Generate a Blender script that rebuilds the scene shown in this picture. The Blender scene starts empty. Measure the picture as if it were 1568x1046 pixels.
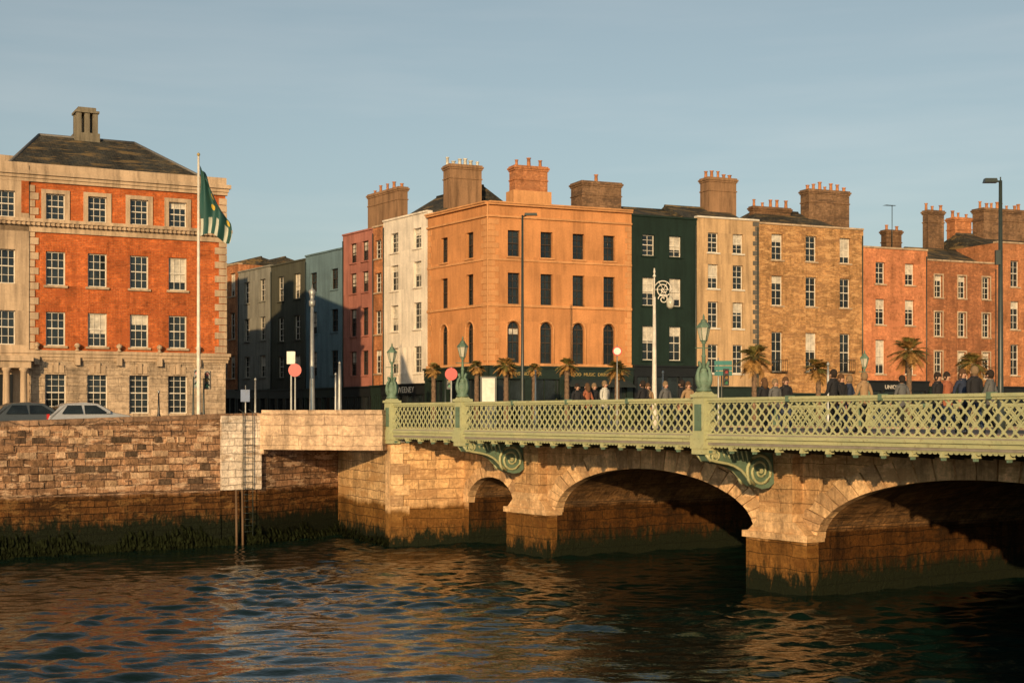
import bpy, bmesh, math, random
import numpy as np
from mathutils import Vector, Matrix
random.seed(7)
R=random.random
def RU(a,b): return a+(b-a)*R()
scene=bpy.context.scene
CH=5.8; FP=2154.0; HY=638.0
def kx(px): return (px-784)/FP
def pos(px,D): return (kx(px)*D,D)
def zat(py,D): return CH+(HY-py)*D/FP

# ---------------------------------------------------------------- materials
MATS={}
def new_mat(name):
    m=bpy.data.materials.new(name); m.use_nodes=True
    nt=m.node_tree; b=nt.nodes['Principled BSDF']; return m,nt,b
def noise(nt,vec,scale,detail=3,rough=.6,map_scale=None):
    if map_scale:
        mp=nt.nodes.new('ShaderNodeMapping'); mp.inputs['Scale'].default_value=map_scale
        nt.links.new(vec,mp.inputs['Vector']); vec=mp.outputs[0]
    n=nt.nodes.new('ShaderNodeTexNoise'); n.inputs['Scale'].default_value=scale
    n.inputs['Detail'].default_value=min(detail,4); n.inputs['Roughness'].default_value=rough
    nt.links.new(vec,n.inputs['Vector']); return n.outputs['Fac']
def ramp(nt,fac,stops):
    r=nt.nodes.new('ShaderNodeValToRGB'); e=r.color_ramp.elements
    while len(e)<len(stops): e.new(.5)
    for i,(p,c) in enumerate(stops):
        e[i].position=p
        e[i].color=(c,c,c,1) if not isinstance(c,(tuple,list)) else (c[0],c[1],c[2],1)
    nt.links.new(fac,r.inputs['Fac']); return r.outputs['Color']
def mix(nt,a,b,fac=1.0,mode='MULTIPLY'):
    m=nt.nodes.new('ShaderNodeMix'); m.data_type='RGBA'; m.blend_type=mode
    for k,v in ((0,fac),(6,a),(7,b)):
        sock=m.inputs[k]
        if isinstance(v,(int,float)): sock.default_value=v if k==0 else (v,v,v,1)
        elif isinstance(v,(tuple,list)): sock.default_value=(v[0],v[1],v[2],1)
        else: nt.links.new(v,sock)
    return m.outputs[2]
def math_(nt,op,a,b=None,clamp=False):
    m=nt.nodes.new('ShaderNodeMath'); m.operation=op; m.use_clamp=clamp
    for i,v in enumerate((a,b)):
        if v is None: continue
        if isinstance(v,(int,float)): m.inputs[i].default_value=v
        else: nt.links.new(v,m.inputs[i])
    return m.outputs[0]
def bump(nt,b,h,strength=.3,dist=.02):
    n=nt.nodes.new('ShaderNodeBump'); n.inputs['Strength'].default_value=strength; n.inputs['Distance'].default_value=dist
    nt.links.new(h,n.inputs['Height']); nt.links.new(n.outputs[0],b.inputs['Normal'])
def plain(name,col,rough=.6,metal=0,var=.15,spec=.4,scale=3):
    if name in MATS: return MATS[name]
    m,nt,b=new_mat(name)
    tc=nt.nodes.new('ShaderNodeTexCoord')
    f=noise(nt,tc.outputs['Object'],scale)
    c=mix(nt,col,ramp(nt,f,[(.25,1-var*1.6),(.75,1+var)]))
    nt.links.new(c,b.inputs['Base Color'])
    b.inputs['Roughness'].default_value=rough; b.inputs['Metallic'].default_value=metal
    b.inputs['Specular IOR Level'].default_value=spec
    MATS[name]=m; return m
def plaster(name,col,grime=.35,rough=.85):
    if name in MATS: return MATS[name]
    m,nt,b=new_mat(name)
    uv=nt.nodes.new('ShaderNodeUVMap'); uv.uv_map='UVMap'; v=uv.outputs[0]
    big=noise(nt,v,.35,4,.65); st=noise(nt,v,1.0,4,.7,(2.2,.18,1)); fine=noise(nt,v,9,3,.7)
    c=mix(nt,col,ramp(nt,big,[(.3,.75),(.7,1.1)]))
    c=mix(nt,c,ramp(nt,st,[(.34,1-grime),(.56,1.0)]))
    c=mix(nt,c,ramp(nt,fine,[(.3,.86),(.7,1.07)]))
    nt.links.new(c,b.inputs['Base Color']); b.inputs['Roughness'].default_value=rough
    b.inputs['Specular IOR Level'].default_value=.2
    bump(nt,b,fine,.4,.015)
    MATS[name]=m; return m
def brick(name,col,col2,mortar,bw=.26,bh=.085,ms=.012,grime=.35,bumps=.4,tide=None,patch=None,patch2=None):
    if name in MATS: return MATS[name]
    m,nt,b=new_mat(name)
    uv=nt.nodes.new('ShaderNodeUVMap'); uv.uv_map='UVMap'; v=uv.outputs[0]
    t=nt.nodes.new('ShaderNodeTexBrick'); t.inputs['Scale'].default_value=1
    t.inputs['Brick Width'].default_value=bw; t.inputs['Row Height'].default_value=bh
    t.inputs['Mortar Size'].default_value=ms; t.inputs['Mortar Smooth'].default_value=.5
    t.inputs['Bias'].default_value=0
    t.inputs['Color1'].default_value=(*col,1); t.inputs['Color2'].default_value=(*col2,1); t.inputs['Mortar'].default_value=(*mortar,1)
    if bw>.4:
        t.offset=.41; t.squash=1.45; t.squash_frequency=3; t.offset_frequency=2
        wob=nt.nodes.new('ShaderNodeTexNoise'); wob.inputs['Scale'].default_value=1.1; wob.inputs['Detail'].default_value=2
        nt.links.new(v,wob.inputs['Vector'])
        add=nt.nodes.new('ShaderNodeVectorMath'); add.operation='MULTIPLY_ADD'
        nt.links.new(wob.outputs['Color'],add.inputs[0]); add.inputs[1].default_value=(bh*.7,bh*.45,0); nt.links.new(v,add.inputs[2])
        nt.links.new(add.outputs[0],t.inputs['Vector'])
    else: nt.links.new(v,t.inputs['Vector'])
    big=noise(nt,v,.4,4,.7); st=noise(nt,v,1.0,4,.7,(1.6,.2,1)); fine=noise(nt,v,5,4,.75)
    c=mix(nt,t.outputs['Color'],ramp(nt,big,[(.3,.6),(.5,.99),(.72,1.3)]))
    c=mix(nt,c,ramp(nt,st,[(.34,1-grime),(.56,1.0)]))
    c=mix(nt,c,ramp(nt,fine,[(.3,.58),(.7,1.3)]))
    if patch:
        pn=noise(nt,v,.9,4,.75,(.5,1.8,1)); c=mix(nt,c,patch,ramp(nt,pn,[(.52,0),(.6,.8)]),'MIX')
    if patch2:
        mp=nt.nodes.new('ShaderNodeMapping'); mp.inputs['Location'].default_value=(31,17,0); nt.links.new(v,mp.inputs['Vector'])
        pn=noise(nt,mp.outputs[0],1.5,4,.75,(.6,1.9,1)); c=mix(nt,c,patch2,ramp(nt,pn,[(.53,0),(.6,.8)]),'MIX')
    b.inputs['Roughness'].default_value=.85
    if tide:
        sp=nt.nodes.new('ShaderNodeSeparateXYZ'); nt.links.new(v,sp.inputs[0])
        n2=noise(nt,v,.8,4,.7); n3=noise(nt,v,2.0,4,.75,(1.5,.6,1))
        zz=math_(nt,'ADD',sp.outputs[1],math_(nt,'MULTIPLY',math_(nt,'SUBTRACT',n2,.5),.7))
        damp=math_(nt,'MULTIPLY',math_(nt,'SUBTRACT',tide[0],zz),4.0,True)
        c=mix(nt,c,mix(nt,c,(.32,.24,.12)),damp,'MIX')
        z3=math_(nt,'ADD',sp.outputs[1],math_(nt,'MULTIPLY',math_(nt,'SUBTRACT',n3,.5),2.6))
        alg=math_(nt,'MULTIPLY',math_(nt,'SUBTRACT',tide[1]+.15,z3),1.9,True)
        c=mix(nt,c,(.009,.012,.005),alg,'MIX')
    nt.links.new(c,b.inputs['Base Color']); b.inputs['Specular IOR Level'].default_value=.15
    h=math_(nt,'ADD',math_(nt,'MULTIPLY',t.outputs['Fac'],-1.0),math_(nt,'MULTIPLY',fine,1.5))
    bump(nt,b,h,bumps,.03 if bw<.4 else .08)
    MATS[name]=m; return m
def glass(name='window_glass',col=(.01,.014,.015)):
    m,nt,b=new_mat(name)
    tc=nt.nodes.new('ShaderNodeTexCoord'); f=noise(nt,tc.outputs['Object'],.7,3)
    c=mix(nt,col,ramp(nt,f,[(.3,.4),(.75,2.2)])); nt.links.new(c,b.inputs['Base Color'])
    b.inputs['Roughness'].default_value=.06; b.inputs['Specular IOR Level'].default_value=.6
    f2=noise(nt,tc.outputs['Object'],1.6,2); bump(nt,b,f2,.25,.02)
    return m
GL=glass()
WHITE=plain('white_painted_wood',(.6,.54,.45),.5)
DARKF=plain('dark_painted_wood',(.05,.035,.025),.5)
BLIND=plain('window_blind',(.5,.45,.37),.7,var=.3)
SLATE=brick('slate_roof',(.08,.07,.05),(.045,.045,.04),(.02,.02,.02),.3,.22,.012,.4,.6,patch=(.2,.13,.055))
BLACK=plain('black_paint',(.012,.013,.013),.35)
STEEL=plain('galvanised_steel',(.3,.3,.28),.45,.5)
DARKST=plain('dark_painted_steel',(.03,.04,.035),.4)
GOLD=plain('gold_lettering',(.36,.25,.08),.4)

# ---------------------------------------------------------------- builder
def flush(name,verts,faces,mat,parent=None,smooth=False,recalc=True):
    me=bpy.data.meshes.new(name); me.from_pydata([tuple(v) for v in verts],[],faces)
    me.validate()
    if recalc:
        bm=bmesh.new(); bm.from_mesh(me); bmesh.ops.recalc_face_normals(bm,faces=bm.faces); bm.to_mesh(me); bm.free()
    uvl=me.uv_layers.new(name='UVMap').data; vs=me.vertices
    for p in me.polygons:
        N=p.normal
        if abs(N.z)>.9:
            for li,vi in zip(p.loop_indices,p.vertices): co=vs[vi].co; uvl[li].uv=(co.x,co.y)
        else:
            l=math.hypot(N.x,N.y) or 1; tx,ty=-N.y/l,N.x/l; sc=1/max(.35,l) if l<.95 else 1
            for li,vi in zip(p.loop_indices,p.vertices): co=vs[vi].co; uvl[li].uv=(co.x*tx+co.y*ty,co.z*sc)
        if smooth: p.use_smooth=True
    me.materials.append(mat)
    ob=bpy.data.objects.new(name,me); scene.collection.objects.link(ob)
    if parent: ob.parent=parent
    return ob
class Fr:
    def __init__(s,o,u,n=None):
        l=math.hypot(*u); s.o=o; s.u=(u[0]/l,u[1]/l)
        if n is None: n=(s.u[1],-s.u[0])
        l=math.hypot(*n); s.n=(n[0]/l,n[1]/l)
    def p(s,u,w,z): return Vector((s.o[0]+s.u[0]*u+s.n[0]*w, s.o[1]+s.u[1]*u+s.n[1]*w, z))
    def U(s,px,w=0):
        ox=s.o[0]+s.n[0]*w; oy=s.o[1]+s.n[1]*w; k=kx(px)
        return (k*oy-ox)/(s.u[0]-k*s.u[1])
    def D(s,u,w=0): return s.o[1]+s.u[1]*u+s.n[1]*w
class G:
    def __init__(s,name): s.name=name; s.parts={}
    def _p(s,part,mat):
        k=(part,mat.name)
        if k not in s.parts: s.parts[k]=[mat,[],[],False]
        return s.parts[k]
    def poly(s,part,mat,pts):
        P=s._p(part,mat); n=len(P[1]); P[1].extend(pts); P[2].append(tuple(range(n,n+len(pts))))
    def mesh(s,part,mat,vs,fs,smooth=False):
        P=s._p(part,mat); n=len(P[1]); P[1].extend(vs); P[2].extend([tuple(i+n for i in f) for f in fs])
        if smooth: P[3]=True
    def hexa(s,part,mat,c):
        s.mesh(part,mat,c,[(0,3,2,1),(4,5,6,7),(0,1,5,4),(1,2,6,5),(2,3,7,6),(3,0,4,7)])
    def box(s,part,mat,f,u0,u1,w0,w1,z0,z1,tu=0,tw=0):
        c=[f.p(u0,w0,z0),f.p(u1,w0,z0),f.p(u1,w1,z0),f.p(u0,w1,z0),
           f.p(u0+tu,w0+tw,z1),f.p(u1-tu,w0+tw,z1),f.p(u1-tu,w1-tw,z1),f.p(u0+tu,w1-tw,z1)]
        s.hexa(part,mat,c)
    def lathe(s,part,mat,c,prof,seg=12,smooth=True,rot=0):
        vs=[];fs=[]
        for r,z in prof:
            for i in range(seg):
                a=2*math.pi*i/seg+rot; vs.append(Vector((c[0]+r*math.cos(a),c[1]+r*math.sin(a),c[2]+z)))
        for j in range(len(prof)-1):
            for i in range(seg):
                k=(i+1)%seg; fs.append((j*seg+i,j*seg+k,(j+1)*seg+k,(j+1)*seg+i))
        fs.append(tuple(range(seg))[::-1]); fs.append(tuple(range((len(prof)-1)*seg,len(prof)*seg)))
        s.mesh(part,mat,vs,fs,smooth)
    def tube(s,part,mat,pts,r,seg=6,smooth=True):
        if not isinstance(r,(list,tuple)): r=[r]*len(pts)
        vs=[];fs=[];ref=Vector((.31,.22,.93))
        for i,p in enumerate(pts):
            t=(Vector(pts[min(i+1,len(pts)-1)])-Vector(pts[max(i-1,0)])).normalized()
            rr=ref if abs(t.dot(ref))<.95 else Vector((1,0,0))
            a=t.cross(rr).normalized(); b=t.cross(a)
            for j in range(seg):
                th=2*math.pi*j/seg; vs.append(Vector(p)+(a*math.cos(th)+b*math.sin(th))*r[i])
        for i in range(len(pts)-1):
            for j in range(seg):
                k=(j+1)%seg; fs.append((i*seg+j,i*seg+k,(i+1)*seg+k,(i+1)*seg+j))
        fs.append(tuple(range(seg))); fs.append(tuple(range((len(pts)-1)*seg,len(pts)*seg)))
        s.mesh(part,mat,vs,fs,smooth)
    def finish(s):
        e=bpy.data.objects.new(s.name,None); scene.collection.objects.link(e)
        for k,(m,v,f,sm) in s.parts.items(): flush(k[0],v,f,m,e,sm)
        s.e=e; return e
def text(g_e,txt,fr,u,w,z,size,mat,name='lettering'):
    cu=bpy.data.curves.new(name,'FONT'); cu.body=txt; cu.size=size; cu.align_x='CENTER'; cu.extrude=.01
    ob=bpy.data.objects.new(name,cu); scene.collection.objects.link(ob)
    N=Vector((fr.n[0],fr.n[1],0)); X=Vector((0,0,1)).cross(N)
    M=Matrix((X,Vector((0,0,1)),N)).transposed().to_4x4(); M.translation=fr.p(u,w,z)
    ob.matrix_world=M; cu.materials.append(mat); ob.parent=g_e; return ob

# ---------------------------------------------------------------- windows and walls
def window(g,f,u0,u1,z0,z1,w,fm=WHITE,nx=2,nz=2,arch=False,blind=.35,fw=.055):
    zs=z1-(u1-u0)/2 if arch else z1
    um=(u0+u1)/2; zm=z0+(zs-z0)*.52 if not arch else z0+(zs-z0)*.6
    for (a,b,k) in ((z0,zm,0),(zm,zs,1)):
        t=RU(-.02,.02); t2=RU(-.015,.015)
        g.poly('glass',GL,[f.p(u0,w-.05+t,a),f.p(u1,w-.05-t,a),f.p(u1,w-.05-t+t2,b),f.p(u0,w-.05+t+t2,b)])
    if arch:
        r=(u1-u0)/2; pts=[f.p(um+r*math.cos(a),w-.05,zs+r*math.sin(a)) for a in [math.pi*i/10 for i in range(11)]]
        g.poly('glass',GL,pts)
    if R()<blind:
        zb=z1-(z1-z0)*RU(.2,.75) if not arch else zs-(zs-z0)*RU(.1,.4)
        g.box('blinds',BLIND,f,u0+.05,u1-.05,w-.029,w-.023,zb,zs-.02)
    d0,d1=w-.022,w+.03
    g.box('window_frames',fm,f,u0,u0+fw,d0,d1,z0,zs); g.box('window_frames',fm,f,u1-fw,u1,d0,d1,z0,zs)
    g.box('window_frames',fm,f,u0+fw,u1-fw,d0,d1,z0,z0+fw*1.2)
    if not arch: g.box('window_frames',fm,f,u0+fw,u1-fw,d0,d1,z1-fw,z1)
    else:
        pts=[f.p(um+(r-fw/2)*math.cos(a),w,zs+(r-fw/2)*math.sin(a)) for a in [math.pi*i/10 for i in range(11)]]
        g.tube('window_frames',fm,pts,fw*.55,4,False)
        g.box('window_frames',fm,f,um-.02,um+.02,d0,w+.01,zs,z1-.05)
        g.box('window_frames',fm,f,u0+fw,u1-fw,d0,d1-.004,zs-.035,zs+.035)
    g.box('window_frames',fm,f,u0+fw,u1-fw,d0,d1+.02,zm-.03,zm+.03)
    for i in range(1,nx):
        u=u0+(u1-u0)*i/nx; g.box('window_frames',fm,f,u-.014,u+.014,d0,w+.012,z0+fw,(zs if arch else z1)-fw)
    for (a,b) in ((z0,zm),(zm,zs)):
        for i in range(1,nz):
            z=a+(b-a)*i/nz; g.box('window_frames',fm,f,u0+fw,u1-fw,d0,w+.014,z-.013,z+.013)
def wall(g,f,u0,u1,z0,z1,ops,mat,part='walls',w=0,dep=.22,rev=None):
    if u0>u1: u0,u1=u1,u0
    us=sorted({u0,u1,*[o[0] for o in ops],*[o[1] for o in ops]}); us=[u for u in us if u0<=u<=u1]
    zs=sorted({z0,z1,*[o[2] for o in ops],*[o[3] for o in ops]}); zs=[z for z in zs if z0<=z<=z1]
    for i in range(len(us)-1):
        for j in range(len(zs)-1):
            cu=(us[i]+us[i+1])/2; cz=(zs[j]+zs[j+1])/2
            if any(o[0]<cu<o[1] and o[2]<cz<o[3] for o in ops): continue
            g.poly(part,mat,[f.p(us[i],w,zs[j]),f.p(us[i+1],w,zs[j]),f.p(us[i+1],w,zs[j+1]),f.p(us[i],w,zs[j+1])])
    rm=rev or mat
    for o in ops:
        a,b,c,d=o[:4]; arch=len(o)>4 and o[4]
        r=(b-a)/2; zt=d-r if arch else d
        for q in ([(a,c),(a,zt)],[(b,c),(b,zt)],[(a,c),(b,c)]):
            g.poly('reveals',rm,[f.p(q[0][0],w,q[0][1]),f.p(q[1][0],w,q[1][1]),f.p(q[1][0],w-dep,q[1][1]),f.p(q[0][0],w-dep,q[0][1])])
        if not arch: g.poly('reveals',rm,[f.p(a,w,d),f.p(b,w,d),f.p(b,w-dep,d),f.p(a,w-dep,d)])
        else:
            um=(a+b)/2; N=10; pt=[(um-r*math.cos(math.pi*i/N),zt+r*math.sin(math.pi*i/N)) for i in range(N+1)]
            for i in range(N):
                p,q=pt[i],pt[i+1]
                g.poly('reveals',rm,[f.p(p[0],w,p[1]),f.p(q[0],w,q[1]),f.p(q[0],w-dep,q[1]),f.p(p[0],w-dep,p[1])])
                cx=a if i<N/2 else b
                g.poly(part,mat,[f.p(p[0],w,p[1]),f.p(q[0],w,q[1]),f.p(cx,w,d)])
def body(g,f,u0,u1,z0,z1,dep,mat):
    e=.004; a,b=min(u0,u1)+e,max(u0,u1)-e
    g.poly('walls',mat,[f.p(a,0,z0),f.p(a,-dep,z0),f.p(a,-dep,z1),f.p(a,0,z1)])
    g.poly('walls',mat,[f.p(b,0,z0),f.p(b,-dep,z0),f.p(b,-dep,z1),f.p(b,0,z1)])
    g.poly('walls',mat,[f.p(a,-dep,z0),f.p(b,-dep,z0),f.p(b,-dep,z1),f.p(a,-dep,z1)])
    g.poly('roof_flat',SLATE,[f.p(a,-.02,z1-.35),f.p(b,-.02,z1-.35),f.p(b,-dep+.01,z1-.35),f.p(a,-dep+.01,z1-.35)])
    g.box('parapet_back',mat,f,a+.002,b-.002,-.35,-.003,z1-.34,z1-.003)
def gable(g,f,u0,u1,zt,h,dep,hip0=0,hip1=0,w0=-.4):
    a,b=min(u0,u1)+.01,max(u0,u1)-.01; zb=zt-.3; wm=-dep/2
    A,B,C,D_=f.p(a,w0,zb),f.p(b,w0,zb),f.p(b,-dep+.05,zb),f.p(a,-dep+.05,zb)
    E,F_=f.p(a+hip0,wm,zt+h),f.p(b-hip1,wm,zt+h)
    for q in ([A,B,F_,E],[D_,C,F_,E],[A,E,D_],[B,F_,C]): g.poly('roof',SLATE,q)
    g.tube('roof_ridge',SLATE,[E,F_],.1,5)
def chimney(g,f,px0,px1,ytop,ybot,w,mat,pots=4,pm=None,dp=.9,base=None):
    u0,u1=f.U(px0,w),f.U(px1,w)
    if u0>u1:u0,u1=u1,u0
    pm=pm or CLAY
    D=f.D((u0+u1)/2,w); z1=zat(ytop,D); z0=zat(ybot,D)-1.2
    g.box('chimney_stack',mat,f,u0+.12,u1-.12,w-dp+.12,w-.12,z0,z1-.34)
    g.box('chimney_cap',mat,f,u0+.06,u1-.06,w-dp+.06,w-.06,z1-.34,z1-.22); g.box('chimney_cap',mat,f,u0,u1,w-dp,w,z1-.22,z1-.1); g.box('chimney_cap',mat,f,u0+.07,u1-.07,w-dp+.07,w-.07,z1-.1,z1)
    g.box('chimney_band',mat,f,u0+.07,u1-.07,w-dp+.07,w-.07,z1-1.0,z1-.92)
    if base: g.box('chimney_base',base,f,u0-.05,u1+.1,w-dp-.05,w+.05,z0,z0+(z1-z0)*.55)
    n=pots
    for i in range(n):
        u=u0+(u1-u0)*(i+.5)/n; h=RU(.3,.62); c=f.p(u,w-dp/2+RU(-.15,.15),z1); q=RU(.85,1.15)
        g.lathe('chimney_pots',pm,c,[(.15*q,0),(.12*q,.05),(.1*q,h-.08),(.15*q,h-.05),(.14*q,h),(.08,h)],8)
CLAY=plain('clay_pot',(.42,.17,.07),.8,var=.3)
CLAYW=plain('pale_pot',(.5,.46,.38),.8,var=.3)
STONE=plaster('carved_stone',(.5,.36,.235),.45)
GRAN=brick('granite_ashlar',(.5,.37,.25),(.42,.31,.21),(.2,.15,.1),.95,.42,.016,.35,.3)

# =============================================================== SKY, SUN, CAMERA
W=bpy.data.worlds.new('World'); scene.world=W; W.use_nodes=True
nt=W.node_tree; bg=nt.nodes['Background']
sky=nt.nodes.new('ShaderNodeTexSky'); sky.sky_type='NISHITA'; sky.sun_disc=False
EL=math.radians(12); S=Vector((-.2*math.cos(EL),-.98*math.cos(EL),math.sin(EL))).normalized()
sky.sun_elevation=EL; sky.sun_rotation=math.atan2(S.x,S.y)%(2*math.pi)
sky.air_density=1.0; sky.dust_density=1.6; sky.ozone_density=2.0
hs=nt.nodes.new('ShaderNodeHueSaturation'); hs.inputs['Saturation'].default_value=.48
nt.links.new(sky.outputs[0],hs.inputs['Color'])
tc=nt.nodes.new('ShaderNodeTexCoord')
cn=noise(nt,tc.outputs['Generated'],2.2,4,.6,(1,1,9))
cl=mix(nt,hs.outputs[0],ramp(nt,cn,[(.42,(.93,1.04,1.01)),(.75,(1.12,1.15,1.08))]))
nt.links.new(cl,bg.inputs['Color']); bg.inputs['Strength'].default_value=.11
sl=bpy.data.lights.new('sun','SUN'); sl.energy=5.0; sl.angle=math.radians(.5); sl.color=(1,.69,.36)
so=bpy.data.objects.new('sun',sl); scene.collection.objects.link(so); so.rotation_euler=S.to_track_quat('Z','Y').to_euler()
cam=bpy.data.cameras.new('camera'); co=bpy.data.objects.new('camera',cam); scene.collection.objects.link(co)
co.location=(0,0,CH); co.rotation_euler=(math.pi/2,0,0)
cam.sensor_width=36; cam.lens=36*FP/1568; cam.shift_y=(HY-523)/1568; cam.clip_end=8000; cam.clip_start=.1
scene.camera=co
scene.view_settings.view_transform='Standard'; scene.view_settings.look='None'; scene.view_settings.exposure=0

# =============================================================== GEOMETRY FRAMES
BR=Fr((-.25,60.3),(.545,-.838),(-.838,-.545))
LQ=Fr((-16.3,80),(.891,.454),(.454,-.891))
K=(-1.55,90)
RQ=Fr(K,(.919,.394),(.394,-.919))
CS=Fr(K,(-.555,.832),(-.832,-.555))
GZ=4.95
Q0=(-45.2,40.0); Q1=(-11.6,64.4); QR=(-8.6,69.6); A=(-5.4,62.8)
B=tuple(BR.p(-4.3,-.5,0)[:2]); BB=tuple(BR.p(-4.3,-20.5,0)[:2])

# --------------------------------------------------------------- ground, roads
ASPH=plain('asphalt',(.05,.05,.048),.85,var=.3,scale=1.5)
PAVE=brick('paving_stone',(.24,.21,.17),(.2,.18,.15),(.1,.09,.08),.6,.4,.015)
def ground(name,pts,z,mat):
    return flush(name,[(x,y,z) for x,y in pts],[tuple(range(len(pts)))],mat)
gpts=[(-1800,-1234),Q0,Q1,QR,A,B,BB,(BB[0]+1800*.919,BB[1]+1800*.394),(3000,3500),(-3000,3500),(-3000,-1234)]
ground('ground',gpts,GZ,PAVE)
def strip(name,f,u0,u1,w0,w1,z,mat):
    return flush(name,[f.p(u0,w0,z),f.p(u1,w0,z),f.p(u1,w1,z),f.p(u0,w1,z)],[(0,1,2,3)],mat)
strip('quay_road',LQ,-80,17,3.5,11.5,GZ+.004,ASPH)
strip('quay_road',RQ,-3,90,3.5,12,GZ+.008,ASPH)
strip('side_street_road',CS,-6,120,3.2,13.5,GZ+.012,ASPH)
g=G('pavement')
g.box('kerb',GRAN,LQ,-80,0,0,3.4,GZ-.1,GZ+.13); g.box('kerb',GRAN,RQ,0,90,0,3.4,GZ-.1,GZ+.131); g.box('kerb',GRAN,CS,0,120,0,3.0,GZ-.1,GZ+.129)
g.box('kerb',GRAN,LQ,-80,4,12,15,GZ-.1,GZ+.12)
g.finish()
g=G('road_markings'); RM=plain('road_paint',(.6,.6,.55),.7)
for i in range(20):
    g.box('dash',RM,LQ,-78+i*4,-76+i*4,7.4,7.5,GZ+.005,GZ+.009); g.box('dash',RM,RQ,12+i*4,14+i*4,7.6,7.7,GZ+.009,GZ+.013)
g.finish()
s0=(BR.p(57,0,0).x,BR.p(57,0,0).y)
sp=[(s0[0]-700*.809,s0[1]-700*.587),(s0[0],s0[1]),(s0[0]+900*.809,s0[1]+900*.587),(3000,-3000),(-3000,-3000)]
ground('ground',sp,GZ,PAVE)
SB=Fr(s0,(.809,.587),(-.587,.809))
QW=brick('quay_stone',(.5,.28,.155),(.3,.165,.09),(.08,.05,.035),.58,.29,.017,.5,1.0,tide=(2.6,1.5),patch=(.12,.075,.05),patch2=(.62,.42,.27))
g=G('south_quay_wall'); g.box('wall',QW,SB,-500,-.5,-.5,0,-2,6.0); g.finish()
g=G('south_quay_shadow_block')  # unseen building, added and sized to shadow the near arch and water
f=Fr((1,-15),(.809,.587),(-.587,.809))
BRK1=brick('brown_brick',(.36,.2,.1),(.27,.14,.07),(.3,.22,.14))
ops=[(2+i*3,3.1+i*3,z,z+1.8) for i in range(8) for z in (6,9)]
wall(g,f,0,26,GZ,13.2,ops,BRK1)
for o in ops: window(g,f,*o,-.22)
body(g,f,0,26,GZ,13.2,12,BRK1); g.finish()

# --------------------------------------------------------------- water
m,nt,b=new_mat('river_water')
tc=nt.nodes.new('ShaderNodeTexCoord'); v=tc.outputs['Object']
b.inputs['Base Color'].default_value=(.003,.011,.008,1); b.inputs['Roughness'].default_value=.04; b.inputs['IOR'].default_value=1.33
h1=noise(nt,v,5.0,2,.5,(.8,1.2,1)); bump(nt,b,h1,.7,.022)
X0,X1,Y0,Y1,ST=-42,37,20,77,.12
xs=np.arange(X0,X1+1e-6,ST); ys=np.arange(Y0,Y1+1e-6,ST); XX,YY=np.meshgrid(xs,ys)
rng=np.random.RandomState(3); H=np.zeros_like(XX)
env=np.clip(.95+.45*np.sin(XX*.19+YY*.11+1)*np.sin(YY*.23-XX*.07)+.35*np.sin(XX*.5-YY*.37)*np.sin(YY*.3+XX*.13),.35,1.7)
for i in range(90):
    lam=.5*(2.8/.5)**(rng.rand()**1.25); th=rng.normal(-math.pi/2+.15,.62); sl_=.0255*(1 if lam<1.5 else .72)
    kk=2*math.pi/lam; ph=rng.rand()*6.28
    H+=sl_*lam/(2*math.pi)*np.sin(kk*(XX*math.cos(th)+YY*math.sin(th))+ph+.9*np.sin(XX*.45+ph)*np.sin(YY*.5+ph*2))
fade=np.clip(np.minimum.reduce([XX-X0,X1-XX,YY-Y0,Y1-YY])/4,0,1); fade[0,:]=0;fade[-1,:]=0;fade[:,0]=0;fade[:,-1]=0
H*=env*fade
nx_,ny_=len(xs),len(ys); vt=np.stack([XX.ravel(),YY.ravel(),H.ravel()],1)
ii=np.arange(nx_*ny_).reshape(ny_,nx_); q=np.stack([ii[:-1,:-1].ravel(),ii[:-1,1:].ravel(),ii[1:,1:].ravel(),ii[1:,:-1].ravel()],1)
me=bpy.data.meshes.new('river_water'); me.vertices.add(len(vt)); me.vertices.foreach_set('co',vt.ravel())
me.loops.add(q.size); me.loops.foreach_set('vertex_index',q.ravel().astype(np.int32)); me.polygons.add(len(q))
me.polygons.foreach_set('loop_start',np.arange(0,q.size,4,dtype=np.int32)); me.polygons.foreach_set('loop_total',np.full(len(q),4,dtype=np.int32))
me.update(calc_edges=True); me.polygons.foreach_set('use_smooth',np.ones(len(q),dtype=bool)); me.materials.append(m)
riv=bpy.data.objects.new('river_water',me); scene.collection.objects.link(riv)
Xe,Ye=float(xs[-1]),float(ys[-1])
o=flush('far_water',[(-3000,-3000,0),(3000,-3000,0),(3000,Y0,0),(-3000,Y0,0),(-3000,Ye,0),(3000,Ye,0),(3000,3000,0),(-3000,3000,0),(X0,Y0,0),(X0,Ye,0),(Xe,Y0,0),(Xe,Ye,0)],
 [(0,1,2,10,8,3),(4,9,11,5,6,7),(3,8,9,4),(10,2,5,11)],m,riv)

# =============================================================== QUAY WALL
g=G('quay_wall')
def seg(a,b_):
    return Fr(a,(b_[0]-a[0],b_[1]-a[1])), math.hypot(b_[0]-a[0],b_[1]-a[1])
f1,l1=seg(Q0,Q1)
uu=f1.U(0); zl=lambda u: 5.61+(u-uu)*(5.98-5.61)/(l1-uu)
g.hexa('wall',QW,[f1.p(0,0,-2),f1.p(l1,0,-2),f1.p(l1,-.5,-2),f1.p(0,-.5,-2),f1.p(0,0,zl(0)-.22),f1.p(l1,0,zl(l1)-.22),f1.p(l1,-.5,zl(l1)-.22),f1.p(0,-.5,zl(0)-.22)])
uw0,uw1=f1.U(337),f1.U(398)
g.hexa('plinth',QW,[f1.p(0,.12,-2),f1.p(uw0,.12,-2),f1.p(uw0,.003,-2),f1.p(0,.003,-2),f1.p(0,.05,2.45),f1.p(uw0,.05,2.45),f1.p(uw0,.003,2.5),f1.p(0,.003,2.5)])
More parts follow.
